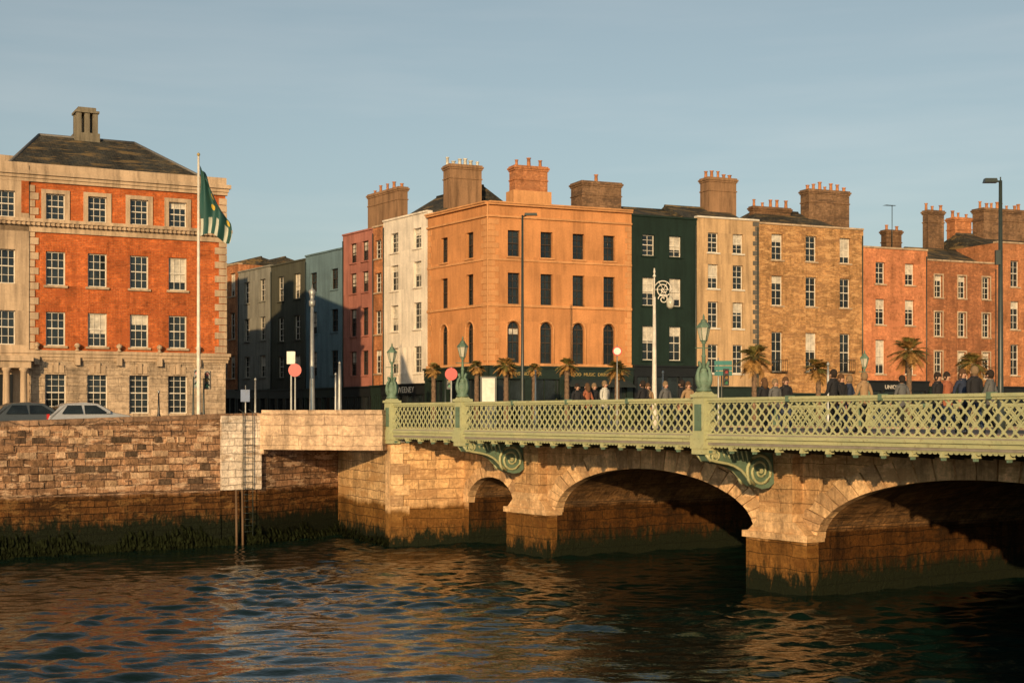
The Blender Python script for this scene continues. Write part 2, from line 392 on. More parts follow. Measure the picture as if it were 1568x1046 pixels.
QP=[brick('proud_stone_pale',(.64,.43,.28),(.55,.35,.2),(.3,.2,.12),3,3,0,.5,1.0),brick('proud_stone_brown',(.36,.2,.11),(.3,.17,.09),(.3,.2,.12),3,3,0,.5,1.0),brick('proud_stone_dark',(.14,.085,.055),(.12,.08,.05),(.3,.2,.12),3,3,0,.5,1.0)]
used={}
for i in range(900):
    u=RU(8,uw0-.9) ; row=random.randint(9,16); z=row*.31; L=RU(.3,.9); pr=RU(.02,.07)
    if z+.28<zl(u)-.25 and not any(u<b2+.03 and u+L>a2-.03 for a2,b2 in used.setdefault(row,[])):
        used[row].append((u,u+L)); q=R(); mm=QW if q<.35 else (QP[0] if q<.58 else (QP[1] if q<.8 else QP[2]))
        c=[f1.p(u,-.02,z+.02),f1.p(u+L,-.02,z+.02),f1.p(u+L+RU(-.02,.01),pr,z+.02+RU(0,.03)),f1.p(u+RU(0,.03),pr+RU(-.01,.02),z+.02+RU(0,.03)),f1.p(u,-.02,z+.29),f1.p(u+L,-.02,z+.29),f1.p(u+L+RU(-.03,.0),pr,z+.29-RU(0,.04)),f1.p(u+RU(0,.03),pr,z+.29-RU(0,.04))]
        g.hexa('proud_stones',mm,c)
COP=brick('coping_stone',(.38,.23,.14),(.3,.18,.11),(.1,.07,.05),1.2,2,.02,.5,.5,patch=(.14,.09,.06))
n=28
for i in range(n):
    a=i*l1/n; b_=(i+1)*l1/n-.015; j=RU(-.012,.012); w=.05+RU(-.02,.02)
    g.hexa('coping',COP,[f1.p(a,w,zl(a)-.22),f1.p(b_,w,zl(b_)-.22),f1.p(b_,-.55,zl(b_)-.22),f1.p(a,-.55,zl(a)-.22),f1.p(a,w,zl(a)+j),f1.p(b_,w,zl(b_)+j),f1.p(b_,-.55,zl(b_)+j),f1.p(a,-.55,zl(a)+j)])
f2,l2=seg(Q1,QR); g.box('wall',QW,f2,0,l2,-.5,0,-2,4.9)
f3,l3=seg(QR,A)
QL=brick('quay_pale_stone',(.76,.49,.24),(.58,.36,.17),(.18,.11,.07),.9,.42,.014,.4,.8,tide=(2.0,.9),patch=(.42,.23,.09))
g.box('wall',QL,f3,0,l3-.6,-.5,0,-2,4.9)
g.finish()
g=G('whitewashed_wall_panel'); WW=brick('whitewashed_stone',(.86,.72,.58),(.8,.65,.5),(.42,.33,.25),.7,.35,.015,.35,.8,patch=(.36,.25,.16))
g.box('panel',WW,f1,uw0,uw1,.0,.17,2.5,zl(uw0)-.08); g.finish()
g=G('quay_ladder'); um=uw0+(uw1-uw0)*.62
for o in (-.24,.24): g.tube('rail',DARKST,[f1.p(um+o,.32,.4),f1.p(um+o,.32,6.0),f1.p(um+o,-.1,6.12)],.022)
for i in range(19): g.tube('rung',DARKST,[f1.p(um-.24,.32,.6+i*.28),f1.p(um+.24,.32,.6+i*.28)],.014)
g.finish()
g=G('mooring_pile')
for o in (-.6,-.3): g.tube('timber',plain('wet_timber',(.12,.07,.035),.7),[f1.p(um+o,.45,-1),f1.p(um+o,.35,2.5)],[.06,.05],8)
g.finish()
g=G('granite_parapet')
PG=brick('pale_granite',(.64,.45,.29),(.54,.37,.24),(.24,.16,.1),1.35,.46,.014,.4,.5)
fb,lb=seg((-11.35,64.15),(-5.75,62.45))
g.box('beam',PG,fb,0,lb,-.6,0,4.3,5.92); g.box('coping',PG,fb,-.05,lb,-.68,.07,5.92,6.1)
g.box('pier_panel',PG,fb,-.7,-.0,-.5,-.06,4.1,5.95)
g.finish()
g=G('seaweed'); SW=plain('seaweed_weed',(.011,.014,.005),.85,var=.6,scale=6,spec=.04)
def weed(f,l0,l1,n,zt):
    for i in range(n):
        u=RU(l0,l1); cl=.55+.45*math.sin(u*1.7)*math.sin(u*.63+2); z=max(.0,RU(-.1,zt)*cl*RU(.3,1)); w=RU(.1,.2); ww=RU(.04,.12); h=RU(.1,.3)
        g.poly('fronds',SW,[f.p(u-ww/2,w-.06,z+h),f.p(u+ww/2,w-.05,z+h*RU(.8,1)),f.p(u+ww/2+RU(-.05,.05),w+RU(0,.1),z-.05),f.p(u-ww/4+RU(-.05,.05),w+.04,z-RU(.05,.2))])
weed(f1,8,l1,3200,1.2); weed(f2,0,l2,350,.9); weed(f3,0,l3,300,.6)
g.finish()

# =============================================================== BRIDGE
g=G('stone_arch_bridge')
BS=brick('bridge_stone',(.72,.44,.21),(.56,.33,.155),(.24,.14,.07),1.0,.44,.012,.42,.7,tide=(1.9,.75),patch=(.4,.22,.1))
BV=brick('voussoir_stone',(.76,.49,.26),(.76,.49,.26),(.76,.49,.26),3,3,.0,.5,.6,tide=(1.7,.65),patch=(.46,.27,.13))
BV2=brick('voussoir_stone_dark',(.54,.34,.18),(.54,.34,.18),(.54,.34,.18),3,3,.0,.5,.6,tide=(1.7,.65),patch=(.32,.19,.1))
BI=brick('arch_soffit_shaded_stone',(.3,.16,.065),(.21,.11,.045),(.07,.045,.03),.9,.4,.012,.6,.9,tide=(2.4,1.0),patch=(.09,.055,.03))  # arch shade put into the colour, darker than the bridge stone
ARW=-.5; TOP=4.88
arches=[(-3.9,0,1.9,1.25,.45),(3.1,15,1.85,2.0,.72),(17.9,31.2,1.85,2.15,.75),(34.1,46,1.85,2.0,.72),(49.1,53,1.9,1.25,.45)]
prev=-4.3
for (a,b_,zs,rise,rt) in arches:
    g.poly('spandrel_wall',BS,[BR.p(prev,ARW,-2),BR.p(a,ARW,-2),BR.p(a,ARW,TOP),BR.p(prev,ARW,TOP)])
    N=36; c=(a+b_)/2; ra=(b_-a)/2
    P=[(c-ra*math.cos(math.pi*i/N),zs+rise*math.sin(math.pi*i/N)) for i in range(N+1)]
    for i in range(N):
        p,q=P[i],P[i+1]
        g.poly('spandrel_wall',BS,[BR.p(p[0],ARW,p[1]),BR.p(q[0],ARW,q[1]),BR.p(q[0],ARW,TOP),BR.p(p[0],ARW,TOP)])
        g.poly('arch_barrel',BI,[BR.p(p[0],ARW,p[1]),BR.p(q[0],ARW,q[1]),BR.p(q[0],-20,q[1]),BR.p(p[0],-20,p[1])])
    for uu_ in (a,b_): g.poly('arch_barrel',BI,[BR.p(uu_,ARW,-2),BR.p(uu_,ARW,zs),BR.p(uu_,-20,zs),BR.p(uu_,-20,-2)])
    M=max(13,int((b_-a)*2.2)|1)
    for i in range(M):
        t0=math.pi*(i+.045)/M; t1=math.pi*(i+.955)/M; pr=RU(.05,.11); ex=rt*(1.0 if i%2 else 1.14)
        c8=[]
        for w in (ARW-.3,ARW+pr):
            for (t,o) in ((t0,-.01),(t1,-.01),(t1,ex),(t0,ex)):
                c8.append(BR.p(c-(ra+o)*math.cos(t),w,min(zs+(rise+o)*math.sin(t),TOP-.01)))
        g.hexa('voussoirs',BV if R()<.55 else BV2,c8)
    prev=b_
g.poly('spandrel_wall',BS,[BR.p(prev,ARW,-2),BR.p(58,ARW,-2),BR.p(58,ARW,TOP),BR.p(prev,ARW,TOP)])
for (a,b_) in ((0,3.1),(15,17.9),(31.2,34.1),(46,49.1)):
    g.box('pier',BS,BR,a+.02,b_-.02,ARW-.3,0,-2,1.75)
    g.box('pier_cap',BV,BR,a-.08,b_+.08,ARW-.2,.1,1.75,1.97)
    g.box('pier_cap',BV,BR,a+.1,b_-.1,ARW-.2,.0,1.97,2.35,.45,.0)
    g.box('pilaster',BS,BR,a+.62,b_-.72,ARW-.1,-.04,2.3,4.45)
    g.box('pilaster_cap',BV,BR,a+.5,b_-.6,ARW-.1,.05,4.45,4.6); g.box('pilaster_cap',BV,BR,a+.56,b_-.66,ARW-.1,0,4.6,4.87)
    g.box('pilaster_cap',BV,BR,a+.55,b_-.65,ARW-.1,.03,2.36,2.62)
g.box('string_course',BV,BR,-4.2,58,ARW-.1,ARW+.06,4.66,4.8)
fa,la=seg(A,B)
g.box('abutment',BS,fa,0,la,-.8,0,-2,4.88)
k=0;z=-1.0
while z<4.8:
    L=.85 if k%2 else .55
    zt_=min(z+.45,4.86); g.box('abutment_quoin',BV if k%3 else BV2,fa,-.03,L,-.5,.06,z,zt_); z+=.47;k+=1
fq,lq=seg(QR,A); g.box('abutment_quoin',BV,fq,lq-.6,lq-.01,-.5,.06,-2,4.95)
DZ=5.25; CON=plain('concrete',(.25,.22,.18),.8)
g.box('deck_slab',CON,BR,-4.6,58,-20.5,3.0,4.9,DZ-.01)
g.box('deck_slab_end',CON,BR,-9,-4.6,-20.5,2.6,GZ-.3,DZ-.02)
PX0=2.9
posts=[-4.92,1.2,16.2,31.2,46.2,58]
g.finish()
strip('bridge_road',BR,-9,58,-16.5,-1.2,DZ+.003,ASPH)
g=G('bridge_footway'); g.box('kerb',GRAN,BR,-5,58,-1.1,2.7,DZ-.02,DZ+.08); g.box('kerb',GRAN,BR,-5,58,-20.3,-16.6,DZ-.02,DZ+.08); g.finish()
def ironmat(name,c1,c2,c3):
    m,nt,b=new_mat(name); uv=nt.nodes.new('ShaderNodeTexCoord'); v=uv.outputs['Object']
    n1=noise(nt,v,1.2,4,.65); n2=noise(nt,v,9,4,.7)
    c=mix(nt,c1,c2,ramp(nt,n1,[(.35,0),(.7,1)]),'MIX'); c=mix(nt,c,c3,ramp(nt,n2,[(.56,0),(.7,.8)]),'MIX')
    nt.links.new(c,b.inputs['Base Color']); b.inputs['Roughness'].default_value=.6; b.inputs['Specular IOR Level'].default_value=.3
    bump(nt,b,n2,.4,.01); return m
GRN=ironmat('pale_green_cast_iron',(.42,.41,.22),(.31,.33,.185),(.2,.16,.08))
GRD=ironmat('verdigris_iron',(.13,.2,.14),(.08,.125,.085),(.07,.06,.035))
GRU=ironmat('underside_shaded_iron',(.06,.055,.035),(.04,.04,.025),(.08,.045,.025))  # shade under the footway put into the colour of the arms
def parapet(w,posts,name,full=True):
    g=G(name)
    ZB,ZT=5.24,6.27
    a0,a1=posts[0],posts[-1]
    g.box('cornice',GRN,BR,a0,a1,w-.25,w+.2,5.1,5.2); g.box('cornice',GRN,BR,a0,a1,w-.25,w+.13,4.98,5.1); g.box('cornice',GRN,BR,a0,a1,w-.25,w+.06,4.86,4.98)
    g.box('bottom_rail',GRN,BR,a0,a1,w-.08,w+.08,5.2,5.28)
    g.box('top_rail',GRN,BR,a0,a1,w-.07,w+.07,6.24,6.31); g.box('top_rail',GRN,BR,a0,a1,w-.12,w+.12,6.31,6.4)
    for k in range(len(posts)-1):
        p0,p1=posts[k]+.27,posts[k+1]-.27; H=ZT-ZB; sp=.345; run=H*.98
        t=p0-run
        while t<p1:
            for dr in (1,-1):
                lo,hi=0.0,1.0
                if t<p0: lo=(p0-t)/run
                if t+run>p1: hi=(p1-t)/run
                if hi-lo<.05: continue
                sA,sB=t+run*lo,t+run*hi; zA,zB=(ZB+H*lo,ZB+H*hi) if dr==1 else (ZT-H*lo,ZT-H*hi)
                hw=.036; yo=w+(.012 if dr==1 else -.012)
                c8=[BR.p(sA-hw,yo-.012,zA),BR.p(sA+hw,yo-.012,zA),BR.p(sA+hw,yo+.012,zA),BR.p(sA-hw,yo+.012,zA),
                    BR.p(sB-hw,yo-.012,zB),BR.p(sB+hw,yo-.012,zB),BR.p(sB+hw,yo+.012,zB),BR.p(sB-hw,yo+.012,zB)]
                g.hexa('lattice',GRN,c8)
            t+=sp
        if full:
            for i in range(int((p1-p0+run)/sp)+1):
                ti=p0-run+i*sp
                for j in range(-3,4):
                    tj=ti+j*sp
                    a=(tj+run-ti)/(2*run)
                    if .06<a<.94:
                        s=ti+run*a
                        if p0<s<p1:
                            z=ZB+H*a
                            g.poly('rosettes',GRN,[BR.p(s+.062*math.cos(q*math.pi/3),w+.03,z+.062*math.sin(q*math.pi/3)) for q in range(6)])
        nb=max(2,int(round((p1-p0)/1.06)))
        for i in range(nb+1):
            s=p0+(p1-p0)*i/nb
            g.box('modillions',GRN,BR,s-.06,s+.06,w-.2,w+.06,4.72,4.858,.02,0)
            g.box('modillions',GRD,BR,s-.04,s+.04,w-.1,w+.03,4.64,4.72)
            if full:
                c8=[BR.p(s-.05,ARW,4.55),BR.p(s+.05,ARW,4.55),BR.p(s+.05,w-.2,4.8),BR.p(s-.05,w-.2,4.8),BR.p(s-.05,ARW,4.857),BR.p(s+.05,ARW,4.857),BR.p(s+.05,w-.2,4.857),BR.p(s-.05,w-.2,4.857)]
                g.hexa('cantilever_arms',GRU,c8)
        for i in range(1,int((p1-p0)/3.2)):
            s=p0+(p1-p0)*i/int((p1-p0)/3.2); g.box('top_rail_joints',GRD,BR,s-.07,s+.07,w-.13,w+.13,6.25,6.43)
        s=p0
        while s<p1-.18:
            g.poly('scallops',GRN,[BR.p(s+.088-.088*math.cos(q*math.pi/6),w+.03,4.862-.06*math.sin(q*math.pi/6)) for q in range(7)]); s+=.176
    for s in posts:
        g.box('post',GRN,BR,s-.26,s+.26,w-.24,w+.24,4.86,6.42)
        g.box('post_panel',GRD,BR,s-.17,s+.17,w+.242,w+.25,5.35,6.2)
        g.box('post_panel',GRN,BR,s+.262,s+.28,w-.15,w+.15,5.35,6.2)
        g.box('post_base',GRN,BR,s-.32,s+.32,w-.3,w+.3,4.78,5.22); g.box('post_base',GRN,BR,s-.28,s+.28,w-.27,w+.27,4.6,4.78,.0,0)
        g.box('post_cap',GRN,BR,s-.32,s+.32,w-.3,w+.3,6.42,6.52); g.box('post_cap',GRN,BR,s-.25,s+.25,w-.24,w+.24,6.52,6.62,.08,.08)
    return g
g=parapet(PX0,posts,'cast_iron_parapet')
def scroll(s):
    th=.2
    top=[(2.95,4.72),(2.7,4.8),(.1,4.8)]
    low=[(0.02,3.6),(.25,3.45),(.55,3.42),(.9,3.52),(1.2,3.75),(1.5,4.02),(1.8,4.16),(2.1,4.24),(2.5,4.3),(2.85,4.38),(2.98,4.55)]
    out=top+low; n=len(out)
    vs=[BR.p(s-th,w-.0,z) for w,z in out]+[BR.p(s+th,w,z) for w,z in out]
    fs=[tuple(range(n)),tuple(range(n,2*n))]+[(i,(i+1)%n,n+(i+1)%n,n+i) for i in range(n)]
    g.mesh('console_plate',GRD,vs,fs)
    for sd in (-1,1):
        for (cw,cz,r0,turn,rt) in ((.66,4.02,.56,2.4,.06),(2.62,4.55,.22,1.6,.04)):
            pts=[];rr=[]
            for i in range(46):
                t=i/45; a=-math.pi*.25+turn*2*math.pi*t; r=r0*(1-t)**.9+.04
                pts.append(BR.p(s+sd*(th+.02),cw+r*math.cos(a),cz+r*math.sin(a))); rr.append(rt*(1-.4*t))
            g.tube('volutes',GRN,pts,rr,5)
            g.mesh('volute_boss',GRN,[BR.p(s+sd*(th+q2),cw+.09*math.cos(q),cz+.09*math.sin(q)) for q2 in (.0,.08) for q in [k*math.pi/4 for k in range(8)]],[tuple(range(8)),tuple(range(8,16))]+[(i,(i+1)%8,8+(i+1)%8,8+i) for i in range(8)])
        g.tube('console_rib',GRN,[BR.p(s+sd*(th+.01),w,z+.05) for w,z in low[3:]],.055,5)
        g.tube('console_rib',GRN,[BR.p(s+sd*(th+.01),w,4.76) for w in (1.2,2.0,2.9)],.045,5)
        for k in range(7):
            w0=1.3+k*.2; pts=[BR.p(s+sd*(th+.01),w0-.03*q,4.7-(.4-.035*k)*(q/4)**1.3) for q in range(5)]
            g.tube('acanthus',GRN,pts,[.045,.045,.04,.03,.012],4)
for s in posts[1:5]: scroll(s)
g.finish()
g=parapet(-20.6,posts,'cast_iron_parapet',False); g.finish()

LG=plain('lantern_glass',(.45,.42,.33),.15,var=.1)
def lantern(s,w=PX0,h=2.35,z0=6.6):
    g=G('heritage_street_lamp'); c=BR.p(s,w,z0)
    g.lathe('base',GRD,c,[(.24,0),(.26,.06),(.2,.14),(.23,.28),(.26,.4),(.2,.55),(.11,.66),(.14,.7),(.09,.76)],12)
    for k in range(4):
        a=k*math.pi/2+.7; pts=[]
        for q in range(12):
            t=q/11; r=.1+.2*math.sin(t*math.pi)*(1-.2*t); zz=.02+.95*t
            if q>8: r=.1+.12*(q-8)/3
            pts.append(c+Vector((r*math.cos(a),r*math.sin(a),zz)))
        g.tube('seahorse',GRD,pts,[.05,.07,.085,.09,.085,.075,.065,.055,.05,.06,.06,.03],6)
    g.lathe('shaft',GRD,c,[(.075,.7),(.06,1.1),(.08,1.14),(.055,1.18),(.045,h-.82),(.09,h-.78),(.05,h-.72)],10)
    g.tube('ladder_bar',GRD,[c+Vector((-.28,0,h-.95)),c+Vector((.28,0,h-.95))],.018,5)
    b=c+Vector((0,0,h-.72))
    g.lathe('lantern',LG,b,[(.1,0),(.2,.42)],6,False)
    g.lathe('lantern_frame',GRD,b,[(.11,-.02),(.12,.02),(.09,.02)],6,False)
    g.lathe('lantern_cap',GRD,b,[(.24,.42),(.23,.46),(.13,.58),(.1,.6),(.1,.66),(.03,.7),(.04,.76),(.01,.86)],6,False)
    for k in range(6):
        a=k*math.pi/3; g.tube('lantern_frame',GRD,[b+Vector((.105*math.cos(a),.105*math.sin(a),0)),b+Vector((.205*math.cos(a),.205*math.sin(a),.43))],.014,4)
    g.finish()
for s in posts[:4]: lantern(s)
for s in (1.2,16.2): lantern(s,-20.6,2.4)

# =============================================================== BRICK CORNER BUILDING (left)
g=G('brick_corner_building'); f=LQ
LB=brick('red_brick',(.56,.125,.026),(.4,.082,.02),(.42,.17,.07),.26,.09,.013,.35,patch=(.34,.085,.026))
zf=lambda y:5.8+(638-y)*.03564
uS=f.U(44); u_l=f.U(-90)
TOPZ=zf(262)
bays=[f.U(p) for p in (85,149,213,272)]
rows=[(zf(341),zf(302)),(zf(440),zf(389)),(zf(531),zf(480))]
ops=[(u-.5,u+.5,a,b_) for u in bays for a,b_ in rows]
wall(g,f,uS,0,zf(552),TOPZ,ops,LB,rev=STONE)
for o in ops: window(g,f,*o,-.16,nx=3,nz=2,blind=.25)
gops=[(u-.54,u+.54,zf(633),zf(572)) for u in bays]
wall(g,f,uS,0,GZ,zf(552),gops,GRAN,'ground_floor_stone',w=.06)
for i in range(1,10):
    z=GZ+i*.44
    if z<zf(556):
        prev_=uS
        for o in sorted(gops)+[(0,0,0,0)]:
            a,b_=prev_,o[0]
            if z>gops[0][3]: a,b_=prev_,0
            if b_-a>.1: g.box('rustication_courses',GRAN,f,a+.02,b_-.02,.055,.1,z-.4,z-.03)
            prev_=o[1]
            if z>gops[0][3]: break
for o in gops: window(g,f,*o,-.14,nx=3,nz=3,blind=0)
for o in ops:
    g.box('sills',STONE,f,o[0]-.12,o[1]+.12,-.1,.12,o[2]-.12,o[2])
for i,u in enumerate(bays):
    a,b_=rows[0]
    for (x0,x1,z0,z1) in ((u-.74,u-.502,a-.3,b_+.22),(u+.502,u+.74,a-.3,b_+.22),(u-.5,u+.5,b_+.002,b_+.22)):
        g.box('attic_surrounds',STONE,f,x0,x1,-.05,.07,z0,z1)
    for k in (-1,0,1): g.box('keystones',STONE,f,u+k*.3-.13,u+k*.3+.13,.06,.18 if k==0 else .14,gops[i][3]+.01,zf(556)+(0 if k==0 else -.15))
    for rw in rows[1:]:
        for k in range(-4,5): g.box('flat_arch',LB,f,u+k*.14-.06,u+k*.14+.06,0,.02,rw[1]+.01,rw[1]+.32)
sx=[f.U(8),f.U(8)-3.2]
sops=[(u-.5,u+.5,a,b_) for u in sx for a,b_ in rows]
wall(g,f,u_l,uS,GZ,TOPZ,sops,STONE,'stone_pavilion',w=.12)
for o in sops: window(g,f,*o,-.12,nx=3,nz=2)
g.box('attic_brick',LB,f,sx[0]+.8,uS-.01,.121,.14,zf(334),zf(286)); g.box('attic_brick',LB,f,sx[1]+.8,sx[0]-.8,.121,.14,zf(334),zf(286))
z=zf(548);k=0
while z<zf(300):
    L=.62 if k%2 else .38
    g.box('quoins',STONE,f,-L,.07,-.3,.07,z,z+.36)
    g.box('quoins',STONE,f,uS-.02,uS+L*.8,-.05,.06,z,z+.36)
    z+=.4;k+=1
def band(f,a,b_,z0,z1,pr,m=STONE,part='string_courses',wb=-.1): g.box(part,m,f,a,b_,wb,pr,z0,z1)
band(f,u_l,.16,zf(548),zf(543),.22); band(f,u_l,.24,zf(543),zf(538),.3); band(f,u_l,.12,zf(553),zf(548),.14)
band(f,u_l,.2,zf(351),zf(347),.28); band(f,u_l,.3,zf(347),zf(342),.42); band(f,u_l,.1,zf(361),zf(351),.12)
n=60
for i in range(n):
    u=u_l+(0-u_l)*i/n; g.box('modillions',STONE,f,u,u+.12,.12,.36,zf(352),zf(347)-.003)
band(f,u_l,.1,zf(286),zf(281),.14); band(f,u_l,.25,zf(276),zf(270),.34); band(f,u_l,.15,zf(281),zf(276),.22); band(f,u_l,.05,zf(270),zf(258),.06)
for u in [bays[0]-1,(bays[0]+bays[1])/2,(bays[1]+bays[2])/2,(bays[2]+bays[3])/2,bays[3]+1.1]:
    g.box('consoles',STONE,f,u-.14,u+.14,.12,.34,zf(560),zf(548)-.003)
    g.lathe('wall_lamps',STONE,f.p(u,.26,zf(538)),[(.16,0),(.1,.05),(.06,.15),(.15,.2),(.17,.3),(.1,.38),(.02,.42)],8)
body(g,f,u_l,0,GZ,TOPZ,14,LB)
ra,rb=f.U(60,-6),f.U(206,-6); zr=zat(213,f.D(f.U(130,-6),-6)); zb=TOPZ-.25
B1,C1=f.p(-.3,-.3,zb),f.p(-.3,-13.5,zb)
LA=f.U(4,0); A1=f.p(LA,-.3,zb); D1=f.p(LA,-13.5,zb)
E,F_=f.p(ra,-6,zr),f.p(rb,-6,zr)
for q in ([A1,B1,F_,E],[D1,C1,F_,E],[A1,E,D1],[B1,F_,C1]): g.poly('roof',SLATE,q)
for q in ([A1,E],[B1,F_],[E,F_],[D1,E],[C1,F_]): g.tube('roof_hips',plain('lead_flashing',(.12,.11,.1),.6),q,.09,5)
cw=-5.6;a,b_=f.U(117,cw),f.U(151,cw); Dm=f.D(a,cw); zc=zat(164,Dm); z0=zat(222,Dm)
CHB=plaster('sooty_stone',(.2,.17,.12),.5)
g.box('chimney_plinth',CHB,f,a-.08,b_+.08,cw-1.3,cw,z0-1,z0+.75)
for u in (a+.02,(a+b_)/2-.14,b_-.3):
    g.box('chimney_flues',CHB,f,u,u+.28,cw-.4,cw-.08,z0+.75,zc-.28); g.box('chimney_flues',CHB,f,u,u+.28,cw-1.2,cw-.85,z0+.75,zc-.28)
g.box('chimney_cap',CHB,f,a-.05,b_+.05,cw-1.3,cw+.02,zc-.28,zc-.15); g.box('chimney_cap',CHB,f,a+.12,b_-.12,cw-1.2,cw-.1,zc-.15,zc+.05)
pu0,pu1=f.U(-50),f.U(43)
g.box('portico',STONE,f,pu0,pu1,.12,1.1,zf(566),zf(556)); g.box('portico',STONE,f,pu0-.1,pu1+.1,.12,1.25,zf(556),zf(548)-.01)
for u in (pu0+.3,pu1-.35,(pu0+pu1)/2+.3): g.lathe('portico_column',STONE,f.p(u,.95,GZ),[(.26,0),(.26,.15),(.2,.2),(.17,zf(566)-GZ-.2),(.24,zf(566)-GZ-.1),(.24,zf(566)-GZ)],12)
g.box('door',BLACK,f,(pu0+pu1)/2-.2,pu1-.8,.1,.16,GZ,zf(575))
g.finish()

WS=Fr((LQ.p(0,0,0).x,LQ.p(0,0,0).y),(-.555,.832),(.832,.555))
def terrace(name,u0,u1,zt,mat):
    g=G(name); ops=[]
    nb=max(2,int((u1-u0)/2.6))
    for i in range(nb):
        u=u0+(u1-u0)*(i+.5)/nb
        for z in (8.2,11.4,14.4,17.4,20.2):
            if z+1.9<zt-.4: ops.append((u-.5,u+.5,z,z+1.8))
    wall(g,WS,u0,u1,GZ,zt,ops,mat)
    for o in ops: window(g,WS,*o,-.2)
    body(g,WS,u0,u1,GZ,zt,8,mat); g.finish()
terrace('unseen_brick_shade_house',14.2,21,18.6,BRK1); terrace('unseen_painted_shade_house',21,36,23.2,STONE); terrace('unseen_brick_shade_house',36,60,23,BRK1); terrace('unseen_painted_shade_house',60,95,20,STONE)  # unseen row, raised so that its shadow covers the facades across the street

# =============================================================== ORANGE CORNER BUILDING
ORG=plaster('orange_stucco',(.55,.24,.09),.22); ORT=plaster('orange_trim',(.58,.28,.115),.2)
g=G('orange_corner_building')
zo=lambda y: zat(y,RQ.D(RQ.U(787)))
U1=RQ.U(967); V1=CS.U(655); ZT=zat(308,90)
rws=[(zo(393),zo(353),0),(zo(466),zo(418),0),(zo(556),zo(492),1)]
ops=[]
for p in (787,837,886,933):
    u=RQ.U(p)
    for a,b_,ar in rws: ops.append((u-.43,u+.43,a,b_,ar))
SH=zo(560)
wall(g,RQ,0,U1,SH,ZT,ops,ORG,dep=.25)
for o in ops: window(g,RQ,*o[:4],-.25,DARKF,2,2,arch=bool(o[4]),blind=.3)
ops2=[]
for p in (680,719):
    u=CS.U(p)
    for a,b_,ar in rws: ops2.append((u-.45,u+.45,a,b_,ar))
wall(g,CS,0,V1,SH,ZT,ops2,ORG,dep=.25)
for o in ops2: window(g,CS,*o[:4],-.25,DARKF,2,2,arch=bool(o[4]),blind=0)
for f,L,oo in ((RQ,U1,ops),(CS,V1,ops2)):
    for o in oo:
        if not o[4]: g.box('sills',ORT,f,o[0]-.1,o[1]+.1,-.1,.09,o[2]-.1,o[2])
        else:
            um=(o[0]+o[1])/2; r=(o[1]-o[0])/2+.08; zt=o[3]-(o[1]-o[0])/2
            g.tube('arch_mouldings',ORT,[f.p(um-r,.0,o[2])]+[f.p(um-r*math.cos(math.pi*i/12),.0,zt+r*math.sin(math.pi*i/12)) for i in range(13)]+[f.p(um+r,.0,o[2])],.06,5)
    for (y,h,pr) in ((400,.13,.07),(470,.16,.1),(560,.16,.14)):
        z=zo(y); g.box('string_courses',ORT,f,.0,L,-.05,pr,z,z+h)
    g.box('cornice',ORT,f,0,L,-.05,.12,ZT-1.0,ZT-.88); g.box('cornice',ORT,f,0,L,-.05,.2,ZT-.22,ZT-.1); g.box('cornice',ORT,f,0,L,-.3,.28,ZT-.1,ZT)
    z=SH+.3;k=0
    while z<ZT-1.1:
        LL=.75 if k%2 else .5
        g.box('quoins',ORT,f,.0,LL,-.03,.035,z,z+.34); g.box('quoins',ORT,f,L-LL*.7,L-.01,-.03,.03,z,z+.34)
        z+=.38;k+=1
g.box('corner_post',ORT,RQ,-.08,.0,-.0,.08,SH,ZT-.2)
for a,b_ in ((RQ.p(U1-.004,0,0),RQ.p(U1-.004,-9,0)),(RQ.p(U1,-9,0),CS.p(V1,-9,0)),(CS.p(V1-.004,0,0),CS.p(V1-.004,-9,0))):
    g.poly('walls',ORG,[Vector((a.x,a.y,GZ)),Vector((b_.x,b_.y,GZ)),Vector((b_.x,b_.y,ZT-.02)),Vector((a.x,a.y,ZT-.02))])
zr=ZT-.4; k0=Vector((K[0],K[1]+.3,zr)); k1=RQ.p(U1-.02,-.05,zr); k2=RQ.p(U1-.02,-8.9,zr); k3=CS.p(V1-.02,-8.9,zr); k4=CS.p(V1-.02,-.05,zr)
g.poly('roof_flat',SLATE,[k0,k1,k2,k3,k4])
apx=Vector((K[0]+2.5,K[1]+7,ZT+1.1))
for a,b_ in ((k0,k1),(k1,k2),(k2,k3),(k3,k4),(k4,k0)): g.poly('roof',SLATE,[a+Vector((0,0,.05)),b_+Vector((0,0,.05)),apx])
CBR=brick('chimney_brown_brick',(.22,.115,.055),(.16,.08,.04),(.16,.1,.06),patch=(.08,.05,.03)); CBO=brick('chimney_red_brick',(.56,.22,.085),(.42,.155,.06),(.36,.18,.1),patch=(.3,.13,.06)); CTN=plaster('rendered_chimney',(.3,.17,.09),.5)
CBT=brick('chimney_tan_brick',(.27,.15,.08),(.18,.1,.05),(.18,.12,.08),patch=(.09,.055,.035))
chimney(g,RQ,687,741,252,300,-7.2,CTN,6,CLAYW,dp=1.5)
chimney(g,RQ,787,842,254,313,-3.6,CBO,3,CLAY,dp=1.2,base=ORT)
chimney(g,RQ,890,955,278,322,-3.6,CBT,1,CLAY,dp=2.0)
SG=plain('shopfront_green',(.015,.025,.018),.35)
